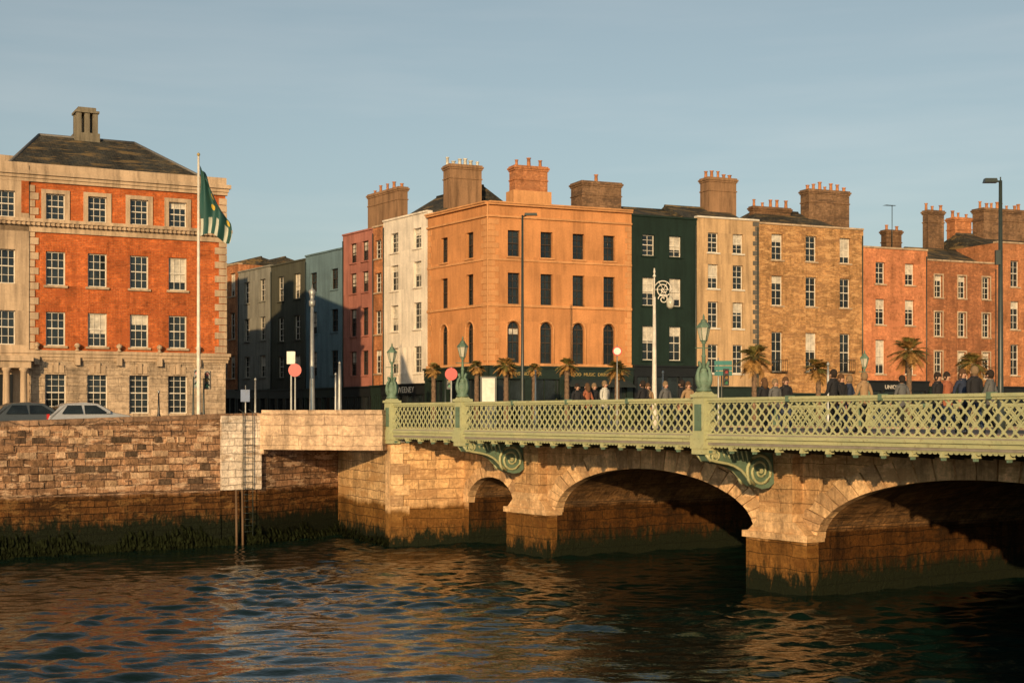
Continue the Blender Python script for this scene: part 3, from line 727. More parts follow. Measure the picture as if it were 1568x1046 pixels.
for f,L in ((RQ,U1),(CS,V1)):
    g.box('shop_fascia',SG,f,.0,L,-.02,.3,SH-.85,SH-.15); g.box('shop_cornice',SG,f,.0,L,-.02,.42,SH-.15,SH-.02)
    n=4 if f is RQ else 3
    for i in range(n+1):
        u=.25+(L-.5)*i/n; g.box('shop_pilasters',SG,f,u-.22,u+.22,-.05,.26,GZ,SH-.855)
    g.poly('shop_glass',GL,[f.p(0,.0,GZ+.5),f.p(L,.0,GZ+.5),f.p(L,.0,SH-.86),f.p(0,.0,SH-.86)])
    g.box('stall_riser',SG,f,0.03,L,-.05,.12,GZ,GZ+.5)
    for i in range(n*3):
        u=.25+(L-.5)*(i+.5)/(n*3); g.box('mullions',SG,f,u-.03,u+.03,.003,.08,GZ+.5,SH-.86)
AW=plain('awning_canvas',(.02,.03,.03),.8)
a,b_=5.2,U1-.4
g.hexa('awning',AW,[RQ.p(a,.3,SH-.9),RQ.p(b_,.3,SH-.9),RQ.p(b_,1.4,SH-1.35),RQ.p(a,1.4,SH-1.35),RQ.p(a,.3,SH-.86),RQ.p(b_,.3,SH-.86),RQ.p(b_,1.4,SH-1.31),RQ.p(a,1.4,SH-1.31)])
e=g.finish()
text(e,'RIVERSIDE  BAR',RQ,2.6,.31,SH-.62,.3,GOLD); text(e,'FOOD  MUSIC  DRINKS',RQ,7.2,.31,SH-.62,.3,GOLD)

# =============================================================== TERRACE BUILDER
def townhouse(name,f,p0,p1,ytop,ref,bays,rows,mat,fm=WHITE,bw=.5,dep=9,sill=STONE,trim=None,shop=None,roofh=1.6,nx=2,nz=2,blind=.4,hip=(0,0),cop=True,ledge=.1):
    g=G(name); u0,u1=f.U(p0),f.U(p1)
    if u0>u1: u0,u1=u1,u0
    D=f.D(f.U(ref)); z=lambda y: zat(y,D)
    zt=z(ytop); ops=[]
    for p in bays:
        u=f.U(p)
        for r in rows: ops.append((u-bw,u+bw,z(r[1]),z(r[0])))
    zb=GZ
    if shop: zb=z(shop[0])
    wall(g,f,u0,u1,zb,zt,ops,mat)
    for o in ops:
        window(g,f,*o,-.2,fm,nx,nz,blind=blind)
        g.box('sills',sill,f,o[0]-.1,o[1]+.1,-.12,ledge,o[2]-.1,o[2])
        if trim:
            g.box('surrounds',trim,f,o[0]-.1,o[0]-.003,-.02,.035,o[2],o[3]+.1); g.box('surrounds',trim,f,o[1]+.003,o[1]+.1,-.02,.035,o[2],o[3]+.1); g.box('surrounds',trim,f,o[0],o[1],-.02,.035,o[3]+.003,o[3]+.1)
        elif bw<.49 and 'brick' in mat.name:
            for k in range(-3,4): g.box('flat_arch',mat,f,(o[0]+o[1])/2+k*.15-.065,(o[0]+o[1])/2+k*.15+.065,0,.018,o[3]+.01,o[3]+.3)
    if cop: g.box('coping',sill,f,u0+.006,u1-.006,-.38,.09,zt,zt+.12)
    body(g,f,u0,u1,GZ,zt,dep,mat)
    if roofh>0: gable(g,f,u0,u1,zt,roofh,dep,*hip)
    if shop:
        sm=shop[1]; g.box('shop_fascia',sm,f,u0+.02,u1-.02,-.02,.22,zb-.75,zb-.1); g.box('shop_cornice',sm,f,u0+.02,u1-.02,-.02,.34,zb-.1,zb)
        g.poly('shop_glass',GL,[f.p(u0,.0,GZ+.4),f.p(u1,.0,GZ+.4),f.p(u1,.0,zb-.76),f.p(u0,.0,zb-.76)])
        g.box('stall_riser',sm,f,u0+.02,u1-.02,-.05,.1,GZ,GZ+.4)
        n=4
        for i in range(n+1):
            u=u0+.2+(u1-u0-.4)*i/n; g.box('shop_pilasters',sm,f,u-.1,u+.1,-.03,.2,GZ+.01,zb-.755)
    g.tube('downpipe',DARKST,[f.p(u1-.12,.07,GZ),f.p(u1-.12,.07,zt-.4)],.045,6)
    return g,u0,u1,zt,zb
GREENP=plaster('dark_green_render',(.012,.026,.02),.3)
g,u0,u1,zt,zb=townhouse('dark_green_townhouse',RQ,967.5,1067,334,1015,(993,1034),[(361,393),(426,469),(500,552)],GREENP,bw=.47,sill=GREENP,shop=(560,BLACK),roofh=1.25,blind=.8)
g.finish()
TAN=plaster('tan_render',(.54,.35,.185),.38)
g,u0,u1,zt,zb=townhouse('tan_townhouse',RQ,1067,1162,336,1112,(1092,1130),[(358,388),(406,443),(463,503),(528,572)],TAN,bw=.42,shop=(592,SG),roofh=1.4,sill=WHITE)
chimney(g,RQ,1084,1131,272,332,-3.6,CTN,5,CLAY,dp=1.4)
z=8.5;k=0
while z<zt-.3:
    g.box('quoins',plain('dark_quoin',(.1,.09,.075),.8),RQ,u1-(.5 if k%2 else .3),u1-.01,-.02,.04,z,z+.3); z+=.34;k+=1
g.finish()
BBR=brick('brown_stock_brick',(.54,.27,.1),(.34,.16,.06),(.4,.26,.13),.27,.1,.014,.4,.5,patch=(.25,.13,.06),patch2=(.56,.32,.14))
g,u0,u1,zt,zb=townhouse('brown_brick_townhouse',RQ,1162,1322,348,1242,(1190,1242,1294),[(362,401),(425,470),(510,570)],BBR,bw=.46,roofh=1.7,blind=.6,hip=(2.5,2.5),shop=(602,SG))
chimney(g,RQ,1238,1304,291,350,-3.2,CBT,7,CLAY,dp=1.3)
chimney(g,RQ,1153,1214,317,330,-3.6,CBR,5,CLAY,dp=.8)
for o in (1190,1242,1294):
    u=RQ.U(o); z=zat(569,RQ.D(u))
    for k in range(9): g.tube('balconette',BLACK,[RQ.p(u-.65+k*.1625,.3,z),RQ.p(u-.65+k*.1625,.3,z+.8)],.015,4)
    for zz in (0,.8): g.box('balconette',BLACK,RQ,u-.68,u+.68,.28,.32,z+zz,z+zz+.04)
    g.box('balconette',BLACK,RQ,u-.68,u+.68,.1,.3,z-.08,z-.03)
g.finish()
COR=brick('coral_painted_brick',(.6,.235,.105),(.5,.185,.08),(.46,.18,.09),.24,.085,.008,.35,.3,patch=(.46,.17,.08))
g,u0,u1,zt,zb=townhouse('coral_painted_townhouse',RQ,1322,1420,382,1370,(1348,1393),[(403,436),(459,498),(521,573)],COR,bw=.42,roofh=.6,hip=(4,.5),blind=.6,shop=(583,BLACK))
chimney(g,RQ,1357,1384,352,376,-4.5,CBR,2,CLAY)
ua=RQ.U(1366,-4)
g.tube('aerial',DARKST,[RQ.p(ua,-4,zt),RQ.p(ua,-4,zt+3.9)],.03); g.tube('aerial',DARKST,[RQ.p(ua-.7,-4,zt+3.9),RQ.p(ua+.3,-4,zt+3.9)],.02)
for k in range(6): g.tube('aerial',DARKST,[RQ.p(ua-.65+k*.16,-4.3,zt+3.9),RQ.p(ua-.65+k*.16,-3.7,zt+3.9)],.012,4)
e=g.finish(); text(e,'UNION CITY',RQ,(u0+u1)/2,.23,zb-.6,.4,WHITE)
RB2=brick('dark_red_brick',(.42,.15,.06),(.28,.095,.042),(.32,.17,.09),patch=(.2,.085,.04))
g,u0,u1,zt,zb=townhouse('red_brick_townhouse',RQ,1420,1526,402,1470,(1437,1473,1510),[(423,457),(479,516),(539,580)],RB2,bw=.36,roofh=1.5,hip=(1.5,0),blind=.4,shop=(592,SG),trim=STONE)
chimney(g,RQ,1421,1449,322,372,-5,CBT,3,CLAY); chimney(g,RQ,1462,1491,333,362,-4.6,CBO,3,CLAY,dp=1.2)
g.finish()
g,u0,u1,zt,zb=townhouse('orange_brick_townhouse',RQ,1526,1640,374,1560,(1554,1600),[(400,440),(462,505),(528,575)],CBO,bw=.42,roofh=1.2,blind=.5,shop=(592,BLACK))
chimney(g,RQ,1506,1575,320,365,-3.2,CBT,8,CLAY,dp=1.5)
g.finish()
g,u0,u1,zt,zb=townhouse('brown_brick_townhouse',RQ,1640,1800,370,1700,(1670,1720,1770),[(400,440),(462,505),(528,575)],BBR,roofh=1.2,shop=(592,BLACK)); g.finish()

WHR=plaster('white_render',(.78,.68,.56),.28); PNK=plaster('pink_render',(.38,.15,.11),.3); BLU=plaster('slate_blue_render',(.13,.2,.23),.25)
DGR=plaster('olive_render',(.075,.075,.055),.3); GRY=plaster('grey_render',(.26,.25,.21),.35)
g,u0,u1,zt,zb=townhouse('white_townhouse',CS,655,587,333,620,(639,604),[(354,384),(404,443),(466,506),(532,572)],WHR,WHITE,bw=.55,sill=WHR,shop=(588,BLACK),roofh=2.2,blind=.5)
e=g.finish(); text(e,"McSWEENEY",CS,(u0+u1)/2,.23,zb-.62,.6,WHITE)
g,u0,u1,zt,zb=townhouse('orange_brick_townhouse',CS,587,571,348,580,(579,),[(368,396),(418,448),(476,512),(536,572)],CBO,bw=.5,shop=(590,SG),roofh=1.5,sill=STONE)
g.finish()
g,u0,u1,zt,zb=townhouse('pink_townhouse',CS,571,525,357,547,(559,541),[(372,402),(418,449),(473,515),(538,575)],PNK,DARKF,bw=.5,shop=(592,BLACK),roofh=1.6,sill=PNK,hip=(0,2))
chimney(g,CS,610,560,292,340,-3.6,CTN,5,CLAY,dp=1.0)
g.finish()
g,u0,u1,zt,zb=townhouse('blue_townhouse',CS,525,468,388,495,(512,480),[(415,446),(476,510),(538,575)],BLU,DARKF,bw=.6,shop=(594,SG),roofh=0,sill=BLU); g.finish()
g,u0,u1,zt,zb=townhouse('olive_townhouse',CS,468,415,404,440,(455,430),[(422,460),(485,522),(545,578)],DGR,WHITE,bw=.6,shop=(596,BLACK),roofh=.7,sill=DGR); g.finish()
g,u0,u1,zt,zb=townhouse('grey_townhouse',CS,415,365,413,390,(402,378),[(430,463),(487,522),(545,578)],GRY,WHITE,bw=.6,shop=(597,BLACK),roofh=.9,sill=GRY); g.finish()
g,u0,u1,zt,zb=townhouse('orange_brick_townhouse',CS,365,330,408,350,(356,344),[(420,455),(480,520),(545,580)],CBO,WHITE,bw=.6,shop=(597,BLACK),roofh=.9); g.finish()
g,u0,u1,zt,zb=townhouse('grey_townhouse',CS,330,250,412,290,(310,280),[(420,455),(480,520)],GRY,WHITE,bw=.7,roofh=.8); g.finish()

# =============================================================== STREET FURNITURE
def pole(name,px,D,ytop,r=.07,mat=STEEL,z0=GZ):
    g=G(name); x,y=pos(px,D); zt=zat(ytop,D)
    g.lathe('shaft',mat,(x,y,z0),[(r*1.8,0),(r*1.8,.9),(r*1.2,1.0),(r,2.5 if zt-z0>3 else 1.2),(r*.6,zt-z0)],10)
    g.lathe('base_plate',mat,(x,y,z0),[(r*2.6,0),(r*2.6,.06)],8)
    return g,Vector((x,y,zt)),x,y
def boxc(g,part,mat,c,sx,sy,sz,tx=0):
    f=Fr((c[0],c[1]),(1,0)); g.box(part,mat,f,-sx/2,sx/2,-sy/2,sy/2,c[2]-sz/2,c[2]+sz/2,tx,tx)
def disc(g,part,mat,c,r,y,t=.02,seg=20):
    vs=[]
    for yy in (y,y+t):
        for i in range(seg): a=2*math.pi*i/seg; vs.append(Vector((c[0]+r*math.cos(a),c[1]+yy,c[2]+r*math.sin(a))))
    fs=[tuple(range(seg)),tuple(range(seg,2*seg))]+[(i,(i+1)%seg,seg+(i+1)%seg,seg+i) for i in range(seg)]
    g.mesh(part,mat,vs,fs)
g,t,x,y=pole('street_lamp',800,76,330,.09,DARKST); g.tube('arm',DARKST,[t-Vector((0,0,.1)),t+Vector((.35,0,.05))],.035)
boxc(g,'lamp_head',DARKST,t+Vector((.45,0,.05)),.7,.3,.13,.03); g.finish()
g,t,x,y=pole('street_lamp',1532,58,277,.12,DARKST,5.0); g.tube('arm',DARKST,[t-Vector((0,0,.05)),t+Vector((-.35,0,.02))],.04); boxc(g,'lamp_head',DARKST,t+Vector((-.42,0,0)),.55,.35,.17,.04); g.tube('finial',DARKST,[t,t+Vector((0,0,.15))],.03)
boxc(g,'cabinet',DARKST,(x-.15,y-.1,zat(395,58)),.2,.15,.6); g.finish()
g,t,x,y=pole('street_lamp',478,73,452,.13,STEEL); g.lathe('lamp_collar',STEEL,t-Vector((0,0,.6)),[(.1,0),(.16,.05),(.17,.3),(.1,.35),(.14,.6),(.2,.8),(.05,.95),(.02,1.15)],10); g.finish()
g,t,x,y=pole('ornate_street_lamp',1002,66,455,.11,WHITE)
g.tube('finial',WHITE,[t,t+Vector((0,0,1.35))],.035); g.lathe('finial_ball',WHITE,t+Vector((0,0,.9)),[(.02,0),(.09,.08),(.02,.18),(.06,.28),(.01,.45)],8)
for (cx,cz,r0,tn) in ((.42,.35,.42,2.2),(.42,-.1,.22,1.5)):
    pts=[t+Vector((cx-(r0*(1-i/40)**.8+.02)*math.cos(tn*2*math.pi*i/40),0,cz+(r0*(1-i/40)**.8+.02)*math.sin(tn*2*math.pi*i/40))) for i in range(41)]
    g.tube('scroll',WHITE,pts,.03,5)
for k in range(6):
    a=k*math.pi/3; g.tube('scroll',WHITE,[t+Vector((.42,0,.35)),t+Vector((.42+.4*math.cos(a),.0,.35+.4*math.sin(a)))],.018,4)
g.lathe('lantern',LG,t+Vector((.75,0,-.55)),[(.07,0),(.17,.1),(.19,.35),(.1,.5),(.03,.6)],10); g.finish()
g=G('flagpole'); x,y=pos(304,66); zt=zat(240,66)
g.lathe('pole',WHITE,(x,y,GZ),[(.16,0),(.16,.3),(.09,.4),(.085,4),(.05,zt-GZ)],12); g.lathe('finial',GOLD,(x,y,zt),[(.02,0),(.08,.06),(.07,.13),(.01,.18)],10)
m,nt,b=new_mat('green_flag_cloth'); uv=nt.nodes.new('ShaderNodeUVMap'); uv.uv_map='flag'
sp=nt.nodes.new('ShaderNodeSeparateXYZ'); nt.links.new(uv.outputs[0],sp.inputs[0])
stripe=math_(nt,'SINE',math_(nt,'MULTIPLY',sp.outputs[0],26)); lowm=math_(nt,'LESS_THAN',sp.outputs[1],.26)
st=math_(nt,'MULTIPLY',math_(nt,'GREATER_THAN',stripe,.35),lowm)
c=mix(nt,(.01,.06,.05),(.4,.4,.32),st,'MIX')
vn=nt.nodes.new('ShaderNodeTexVoronoi'); vn.inputs['Scale'].default_value=5.5; nt.links.new(uv.outputs[0],vn.inputs['Vector'])
gm=math_(nt,'MULTIPLY',math_(nt,'LESS_THAN',vn.outputs['Distance'],.32),math_(nt,'MULTIPLY',math_(nt,'GREATER_THAN',sp.outputs[1],.3),math_(nt,'MULTIPLY',math_(nt,'LESS_THAN',sp.outputs[1],.68),math_(nt,'GREATER_THAN',sp.outputs[0],.3))))
c=mix(nt,c,(.45,.3,.03),gm,'MIX'); nt.links.new(c,b.inputs['Base Color']); b.inputs['Roughness'].default_value=.7
NX,NZ=24,30; ztop=zat(250,66); zbot=zat(378,66); vs=[];fs=[];uvs=[]
for j in range(NZ+1):
    q=j/NZ
    for i in range(NX+1):
        p=i/NX; wd=.25+1.15*min(1,q*1.6+.05)**.7
        xx=.06+p*wd*(1-.12*math.sin(q*6)); drop=(.25+.75*p)*p*1.1*(1-q*.6)
        zz=ztop-.1-(ztop-zbot-.7)*q-drop-.12*math.sin(p*7+q*2)
        yy=.2*math.sin(p*14+q*3.5)*(.3+p)+.08*math.sin(q*9+p*4)
        vs.append(Vector((x+xx,y+yy,zz))); uvs.append((p,1-q))
for j in range(NZ):
    for i in range(NX): a=j*(NX+1)+i; fs.append((a,a+1,a+NX+2,a+NX+1))
e=g.finish(); fo=flush('flag',vs,fs,m,e,True,False)
ul=fo.data.uv_layers.new(name='flag').data
for p in fo.data.polygons:
    for li,vi in zip(p.loop_indices,p.vertices): ul[li].uv=uvs[vi]
RED=plain('sign_red',(.5,.02,.015),.4); TEAL=plain('sign_teal',(.01,.13,.11),.4); SWH=plain('sign_white',(.62,.58,.5),.45)
def noentry(px,D,ysign,ytop):
    g,t,x,y=pole('no_entry_sign',px,D,ytop,.04); c=(x,y,zat(ysign,D))
    disc(g,'disc',RED,c,.32,-.1); f=Fr((x,y),(1,0)); g.box('bar',SWH,f,-.22,.22,-.105,-.101,c[2]-.05,c[2]+.05); g.finish()
noentry(452,69,567,556); noentry(691,72,573,562)
g,t,x,y=pole('direction_sign',446,70,538,.05); boxc(g,'panel',SWH,(x,y-.08,zat(548,70)),.42,.03,.62); g.finish()
g,t,x,y=pole('direction_sign',1100,76,548,.05)
for k,z in enumerate((556,564,572)): boxc(g,'panel',TEAL,(x+.25,y-.08,zat(z,76)),.95,.03,.24)
g.finish()
g,t,x,y=pole('traffic_sign',945,78,528,.04); c=(x,y,zat(538,78)); disc(g,'ring',RED,c,.26,-.08); disc(g,'face',SWH,c,.2,-.1); g.finish()
g,t,x,y=pole('direction_sign',376,70,590,.04); boxc(g,'panel',plain('sign_blue',(.03,.08,.2),.4),(x,y-.08,zat(606,70)),.45,.03,.6); g.finish()
def tlight(px,D,ytop):
    g,t,x,y=pole('traffic_light',px,D,ytop,.05,DARKST)
    c=(x+.22,y-.1,zat(ytop,D)-.1)
    boxc(g,'housing',BLACK,c,.28,.2,.9)
    for k,(m_) in enumerate((plain('lens_red',(.25,.02,.01),.3),plain('lens_amber',(.2,.1,.01),.3),plain('lens_green',(.01,.12,.05),.3))):
        cc=(c[0],c[1],c[2]+.28-k*.28); disc(g,'lens_%d'%k,m_,cc,.09,-.115)
        g.tube('hood_%d'%k,BLACK,[(cc[0]-.1,cc[1]-.18,cc[2]),(cc[0]-.07,cc[1]-.18,cc[2]+.08),(cc[0],cc[1]-.18,cc[2]+.11),(cc[0]+.07,cc[1]-.18,cc[2]+.08),(cc[0]+.1,cc[1]-.18,cc[2])],.02,4)
    g.finish()
tlight(296,68,577); tlight(312,69,579); tlight(682,74,580); tlight(1105,74,575)
for px,D,yt in ((520,72,558),(391,72,583),(514,74,575),(243,74,602),(1015,70,572),(820,80,570),(1268,60,560)):
    g,t,x,y=pole('steel_post',px,D,yt,.06 if px!=520 else .1,STEEL if px not in (243,) else BLACK)
    g.lathe('cap',STEEL,t,[(.05,0),(.07,.05),(.05,.12),(.01,.16)],8); g.finish()
g=G('advertising_kiosk'); x,y=pos(748,82); boxc(g,'panel',SWH,(x,y,zat(600,82)),.75,.15,1.6); boxc(g,'frame',DARKST,(x,y+.06,zat(600,82)-.8),.95,.14,3.4); g.finish()

# --------------------------------------------------------------- palms
TR=plain('palm_trunk',(.16,.1,.06),.9,var=.4,scale=8); PL=plain('palm_leaf',(.14,.12,.03),.6,var=.5,scale=2); PLD=plain('palm_leaf_dry',(.34,.18,.05),.7,var=.4,scale=3)
POT=plain('planter_paint',(.05,.05,.05),.6)
def palm(px,D,ytop,wpx,base=GZ):
    g=G('palm_tree'); x,y=pos(px,D); Rr=wpx/2*D/FP; zc=zat(ytop,D)-Rr*.75
    h=zc-base; n=int(h/.16)
    pr=[(.12+(.02 if i%2 else 0)+.04*(1-i/n)+(.05 if i>n-4 else 0),h*i/n) for i in range(n+1)]
    g.lathe('trunk',TR,(x,y,base),pr,10)
    g.lathe('planter',POT,(x,y,base),[(.38,0),(.48,.6),(.5,.62),(.44,.62)],14)
    c=Vector((x,y,zc))
    for k in range(60):
        az=RU(0,6.283); el=RU(-.95,1.4); L=Rr*RU(.9,1.25); dry=el<-.1
        dv=Vector((math.cos(az)*math.cos(el),math.sin(az)*math.cos(el),math.sin(el)))
        pts=[]
        for q in range(7):
            t=q/6; p=c+dv*L*t+Vector((0,0,-.38*L*t*t*(1.0 if el>-.2 else .5))); pts.append(p)
        m=PLD if (dry or R()<.3) else PL; part='dry_fronds' if m is PLD else 'fronds'
        g.tube(part,m,pts,[.02]*5+[.012,.006],3,False)
        side=dv.cross(Vector((0,0,1))); side=side.normalized() if side.length>.1 else Vector((1,0,0))
        for q in range(16):
            t=.2+.8*q/15; i=min(5,int(t*6)); fr_=t*6-i; p=pts[i].lerp(pts[i+1],fr_)
            fw=(pts[i+1]-pts[i]).normalized(); ll=L*.34*math.sin(math.pi*(.15+.8*t))+.05
            for sd in (-1,1):
                d=(side*sd*.8+fw*.7+Vector((0,0,RU(-.35,.15)))).normalized()
                tip=p+d*ll; wv=fw*.035
                g.poly(part,m,[p-wv,p+wv,tip+Vector((0,0,-.02))])
    g.finish()
for a in ((775,80,546,36),(868,82,548,30),(945,80,552,36),(1155,78,526,56),(1253,80,548,44),(1392,76,516,58),(1490,74,538,50),(664,88,556,24),(730,84,552,24),(818,84,556,20)): palm(*a)
g=G('shrub_planting'); SHB=plain('shrub_leaf',(.06,.07,.02),.7,var=.5,scale=4)
for k in range(26):
    u=RU(0,40); c=RQ.p(u,RU(2.2,3.2),GZ+.5)
    for q in range(60):
        d=Vector((random.gauss(0,.25),random.gauss(0,.25),abs(random.gauss(0,.5)))); p=c+d; e1=Vector((RU(-1,1),RU(-1,1),RU(-1,1)))*.09; e2=Vector((RU(-1,1),RU(-1,1),RU(-1,1)))*.09
        g.poly('leaves',SHB,[p-e1,p+e2,p+e1,p-e2])
g.finish()

# --------------------------------------------------------------- cars
def car(px,D,paint,name='parked_car'):
    g=G(name); x,y=pos(px,D); f=Fr((x,y),(.86,.51)); z=GZ+.02
    prof=[(-2.1,.35),(-2.15,.6),(-2.05,.85),(-1.85,.98),(-1.55,1.3),(-1.2,1.45),(-.4,1.5),(.25,1.44),(.95,1.02),(1.7,.88),(2.05,.72),(2.12,.4),(2.0,.25),(-2.0,.25)]
    n=len(prof); rings=[]
    for sgn,ins in ((-1,1),(-1,0),(1,0),(1,1)):
        ring=[]
        for (u,zz) in prof:
            wd=.86-(.0 if zz<.9 else (zz-.9)*.36)
            ring.append(f.p(u*(.98 if ins else 1),sgn*(wd-(0 if ins else .08)),z+zz+(0 if ins else .02)))
        rings.append(ring)
    vs=[p for r in rings for p in r]; fs=[tuple(range(n)),tuple(range(3*n,4*n))]
    for k in range(3):
        for i in range(n): j=(i+1)%n; fs.append((k*n+i,k*n+j,(k+1)*n+j,(k+1)*n+i))
    g.mesh('body',paint,vs,fs)
    for sgn in (-1,1):
        for (ua,ub,uc,ud) in ((-1.5,-.5,-.55,-1.2),(-.42,.75,.15,-.42)):
            w0=sgn*(.86-.04*.36+.01); w1=sgn*(.86-.47*.36+.012)
            g.poly('side_glass',GL,[f.p(ua,w0,z+.96),f.p(ub,w0,z+.96),f.p(uc,w1,z+1.37),f.p(ud,w1,z+1.37)])
    g.poly('windscreen',GL,[f.p(.97,-.72,z+1.05),f.p(.97,.72,z+1.05),f.p(.3,.6,z+1.45),f.p(.3,-.6,z+1.45)])
    g.poly('rear_window',GL,[f.p(-1.86,-.7,z+1.02),f.p(-1.86,.7,z+1.02),f.p(-1.57,.62,z+1.32),f.p(-1.57,-.62,z+1.32)])
    for u in (-1.35,1.3):
        for sgn in (-1,1):
            vs=[];seg_=16
            for w in (.66,.88):
                for i in range(seg_): a=2*math.pi*i/seg_; vs.append(f.p(u+.32*math.cos(a),sgn*w,z+.3+.32*math.sin(a)))
            g.mesh('wheels',BLACK,vs,[tuple(range(seg_)),tuple(range(seg_,2*seg_))]+[(i,(i+1)%seg_,seg_+(i+1)%seg_,seg_+i) for i in range(seg_)])
            g.poly('hubcaps',STEEL,[f.p(u+.2*math.cos(2*math.pi*i/12),sgn*.885,z+.3+.2*math.sin(2*math.pi*i/12)) for i in range(12)])
    for sgn in (-1,1):
        g.box('headlights',SWH,f,2.0,2.13,sgn*.6-.15,sgn*.6+.15,z+.6,z+.72); g.box('tail_lights',RED,f,-2.14,-2.05,sgn*.68-.1,sgn*.68+.1,z+.7,z+.95)
        g.box('mirrors',paint,f,.6,.75,sgn*.92-.07,sgn*.92+.07,z+.98,z+1.1)
    g.finish()
CP1=plain('silver_car_paint',(.4,.4,.4),.25,.3,.05,.6); CP2=plain('dark_car_paint',(.06,.07,.075),.25,.2,.05,.6)
car(137,68,CP1); car(54,67,CP2); car(1330,86,CP2)

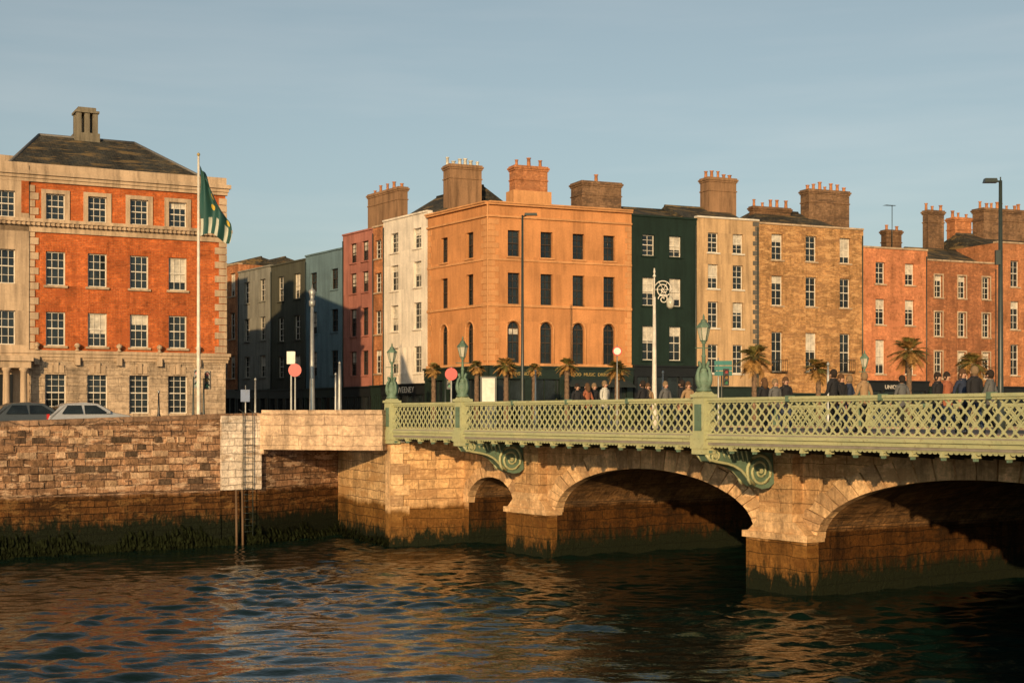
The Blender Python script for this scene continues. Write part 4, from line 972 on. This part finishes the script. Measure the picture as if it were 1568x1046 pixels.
# --------------------------------------------------------------- people
SKIN=plain('skin',(.42,.24,.16),.55,var=.05)
def person(P,heading,h,coat,trou,hair,stride=.2,armbend=.3,longhair=False):
    k=h/1.75; V=[];E=[];Rd=[];tag=[]
    def v(x,y,z,r,t,par=None,ry=None):
        V.append((x*k,y*k,z*k)); Rd.append((r*k,(ry or r)*k)); tag.append(t); i=len(V)-1
        if par is not None: E.append((par,i))
        return i
    pel=v(0,0,.95,.145,1,None,.11)
    for sd in (-1,1):
        st=stride*sd
        hip=v(sd*.09,0,.88,.1,1,pel); kn=v(sd*.1,st*.45+.03,.5,.062,1,hip); an=v(sd*.1,st,.1,.042,1,kn); he=v(sd*.1,st-.03,.04,.04,4,an); v(sd*.11,st+.16,.03,.035,4,he)
    wa=v(0,0,1.1,.135,0,pel,.1); ch=v(0,.0,1.3,.165,0,wa,.115); nb=v(0,-.01,1.44,.11,0,ch,.08); ne=v(0,.005,1.52,.052,2,nb)
    hd=v(0,.02,1.62,.088,2,ne,.098); v(0,.02,1.69,.075,2,hd,.085)
    for sd in (-1,1):
        sw=-stride*sd*.8
        sh=v(sd*.17,0,1.42,.07,0,nb); el=v(sd*.235,sw*.3-.02,1.15,.048,0,sh); wr=v(sd*.225,sw+armbend*.3,.93+armbend*.2,.033,0,el)
        ha=v(sd*.222,sw+armbend*.3+.05,.87+armbend*.2,.03,2,wr)
        b0=V[ha]
        for q,(dx,L) in enumerate(((-.028,.06),(-.01,.07),(.01,.065),(.028,.05))):
            a=v(b0[0]/k+dx*.3,b0[1]/k+dx+.01,b0[2]/k-.05,.0095,2,ha); v(b0[0]/k+dx*.3-sd*.015,b0[1]/k+dx+.02,b0[2]/k-.05-L*.6,.008,2,a)
        a=v(b0[0]/k-sd*.01,b0[1]/k+.045,b0[2]/k-.01,.01,2,ha); v(b0[0]/k-sd*.015,b0[1]/k+.06,b0[2]/k-.045,.009,2,a)
    me=bpy.data.meshes.new('t'); me.from_pydata(V,E,[]); ob=bpy.data.objects.new('t',me); scene.collection.objects.link(ob)
    md=ob.modifiers.new('s','SKIN')
    for i,sv in enumerate(me.skin_vertices[0].data): sv.radius=Rd[i]; sv.use_root=(i==0)
    ss=ob.modifiers.new('ss','SUBSURF'); ss.levels=1; ss.render_levels=1
    dg=bpy.context.evaluated_depsgraph_get(); m2=bpy.data.meshes.new_from_object(ob.evaluated_get(dg)); bpy.data.objects.remove(ob)
    e=bpy.data.objects.new('pedestrian',None); scene.collection.objects.link(e); e.location=P; e.rotation_euler=(0,0,heading)
    o2=bpy.data.objects.new('figure',m2); scene.collection.objects.link(o2); o2.parent=e
    m2.materials.clear()
    for m_ in (coat,trou,SKIN,hair,BLACK): m2.materials.append(m_)
    for p in m2.polygons:
        c=p.center; best=min(range(len(V)),key=lambda i:(V[i][0]-c.x)**2+(V[i][1]-c.y)**2+(V[i][2]-c.z)**2)
        t=tag[best]
        if t==1 and c.z>.82*k: t=0
        if c.z>1.62*k and (c.y<.03*k or c.z>1.71*k): t=3
        p.material_index=t; p.use_smooth=True
    g=G('x'); g.lathe('hair',hair,(0,-.012*k,1.6*k),[(.07*k,-.05*k),(.1*k,.02*k),(.108*k,.09*k),(.085*k,.16*k),(.03*k,.2*k)],12)
    if longhair: g.lathe('hair',hair,(0,-.05*k,1.4*k),[(.05*k,0),(.1*k,.1*k),(.1*k,.25*k)],10)
    g.tube('scarf',coat,[Vector((.075*k*math.cos(a),.075*k*math.sin(a),1.5*k)) for a in [i*math.pi/5 for i in range(11)]],.035*k,6)
    g.lathe('nose',SKIN,(0,.125*k,1.62*k),[(.012*k,-.02*k),(.016*k,0),(.006*k,.03*k)],6)
    for sd in (-1,1):
        g.lathe('eye',BLACK,(sd*.032*k,.105*k,1.655*k),[(.004*k,-.008*k),(.01*k,0),(.004*k,.008*k)],6)
        g.lathe('ear',SKIN,(sd*.094*k,.02*k,1.62*k),[(.01*k,-.03*k),(.02*k,0),(.012*k,.03*k)],6)
    g.tube('mouth',RED,[Vector((-.022*k,.112*k,1.585*k)),Vector((.022*k,.112*k,1.585*k))],.005*k,4)
    for kk,(m_,vv,ff,sm) in g.parts.items(): flush(kk[0],vv,ff,m_,e,True)
def cloth(n,c): return plain(n,c,.9,var=.15)
coats=[cloth('black_coat',(.015,.015,.018)),cloth('navy_coat',(.02,.03,.06)),cloth('tan_coat',(.3,.19,.1)),cloth('rust_jacket',(.3,.1,.05)),cloth('white_jumper',(.5,.48,.42)),cloth('grey_coat',(.1,.1,.1))]
trs=[cloth('jeans',(.03,.045,.08)),cloth('black_trousers',(.015,.015,.015))]; hrs=[cloth('dark_hair',(.02,.012,.008)),cloth('brown_hair',(.09,.045,.02)),cloth('fair_hair',(.2,.13,.07))]
al=math.atan2(BR.u[1],BR.u[0])-math.pi/2
ppl=[(884,1.9,1.68,0,0),(899,1.0,1.72,3,1),(926,1.9,1.75,4,0),(984,1.6,1.72,0,1),(992,.6,1.66,2,0),(1019,1.9,1.66,5,0),(1044,1.3,1.7,0,1),(1054,2.0,1.62,2,0),(1187,1.8,1.62,5,0),(1276,1.9,1.84,0,1),(1288,1.3,1.72,0,0),(1323,2.0,1.72,2,1),(1450,.8,1.7,3,0),(1474,1.4,1.74,1,0),(1492,2.0,1.78,0,1),(1381,-.2,1.68,5,1),(1203,1.0,1.7,0,0),(1300,.5,1.7,1,1),(1436,1.8,1.66,0,0),(1170,.4,1.72,0,1),(910,.2,1.74,0,0),(1516,1.2,1.7,5,1)]
for i,(px,w,h,cc,dr) in enumerate(ppl):
    s=BR.U(px,w); P=BR.p(s,w,DZ+.075)
    person(P,al+(math.pi if dr else 0)+RU(-.4,.4),h,coats[cc],trs[i%2],hrs[i%3],RU(.12,.3)*(1 if i%2 else -1),RU(.1,.8),longhair=(i%3==1))
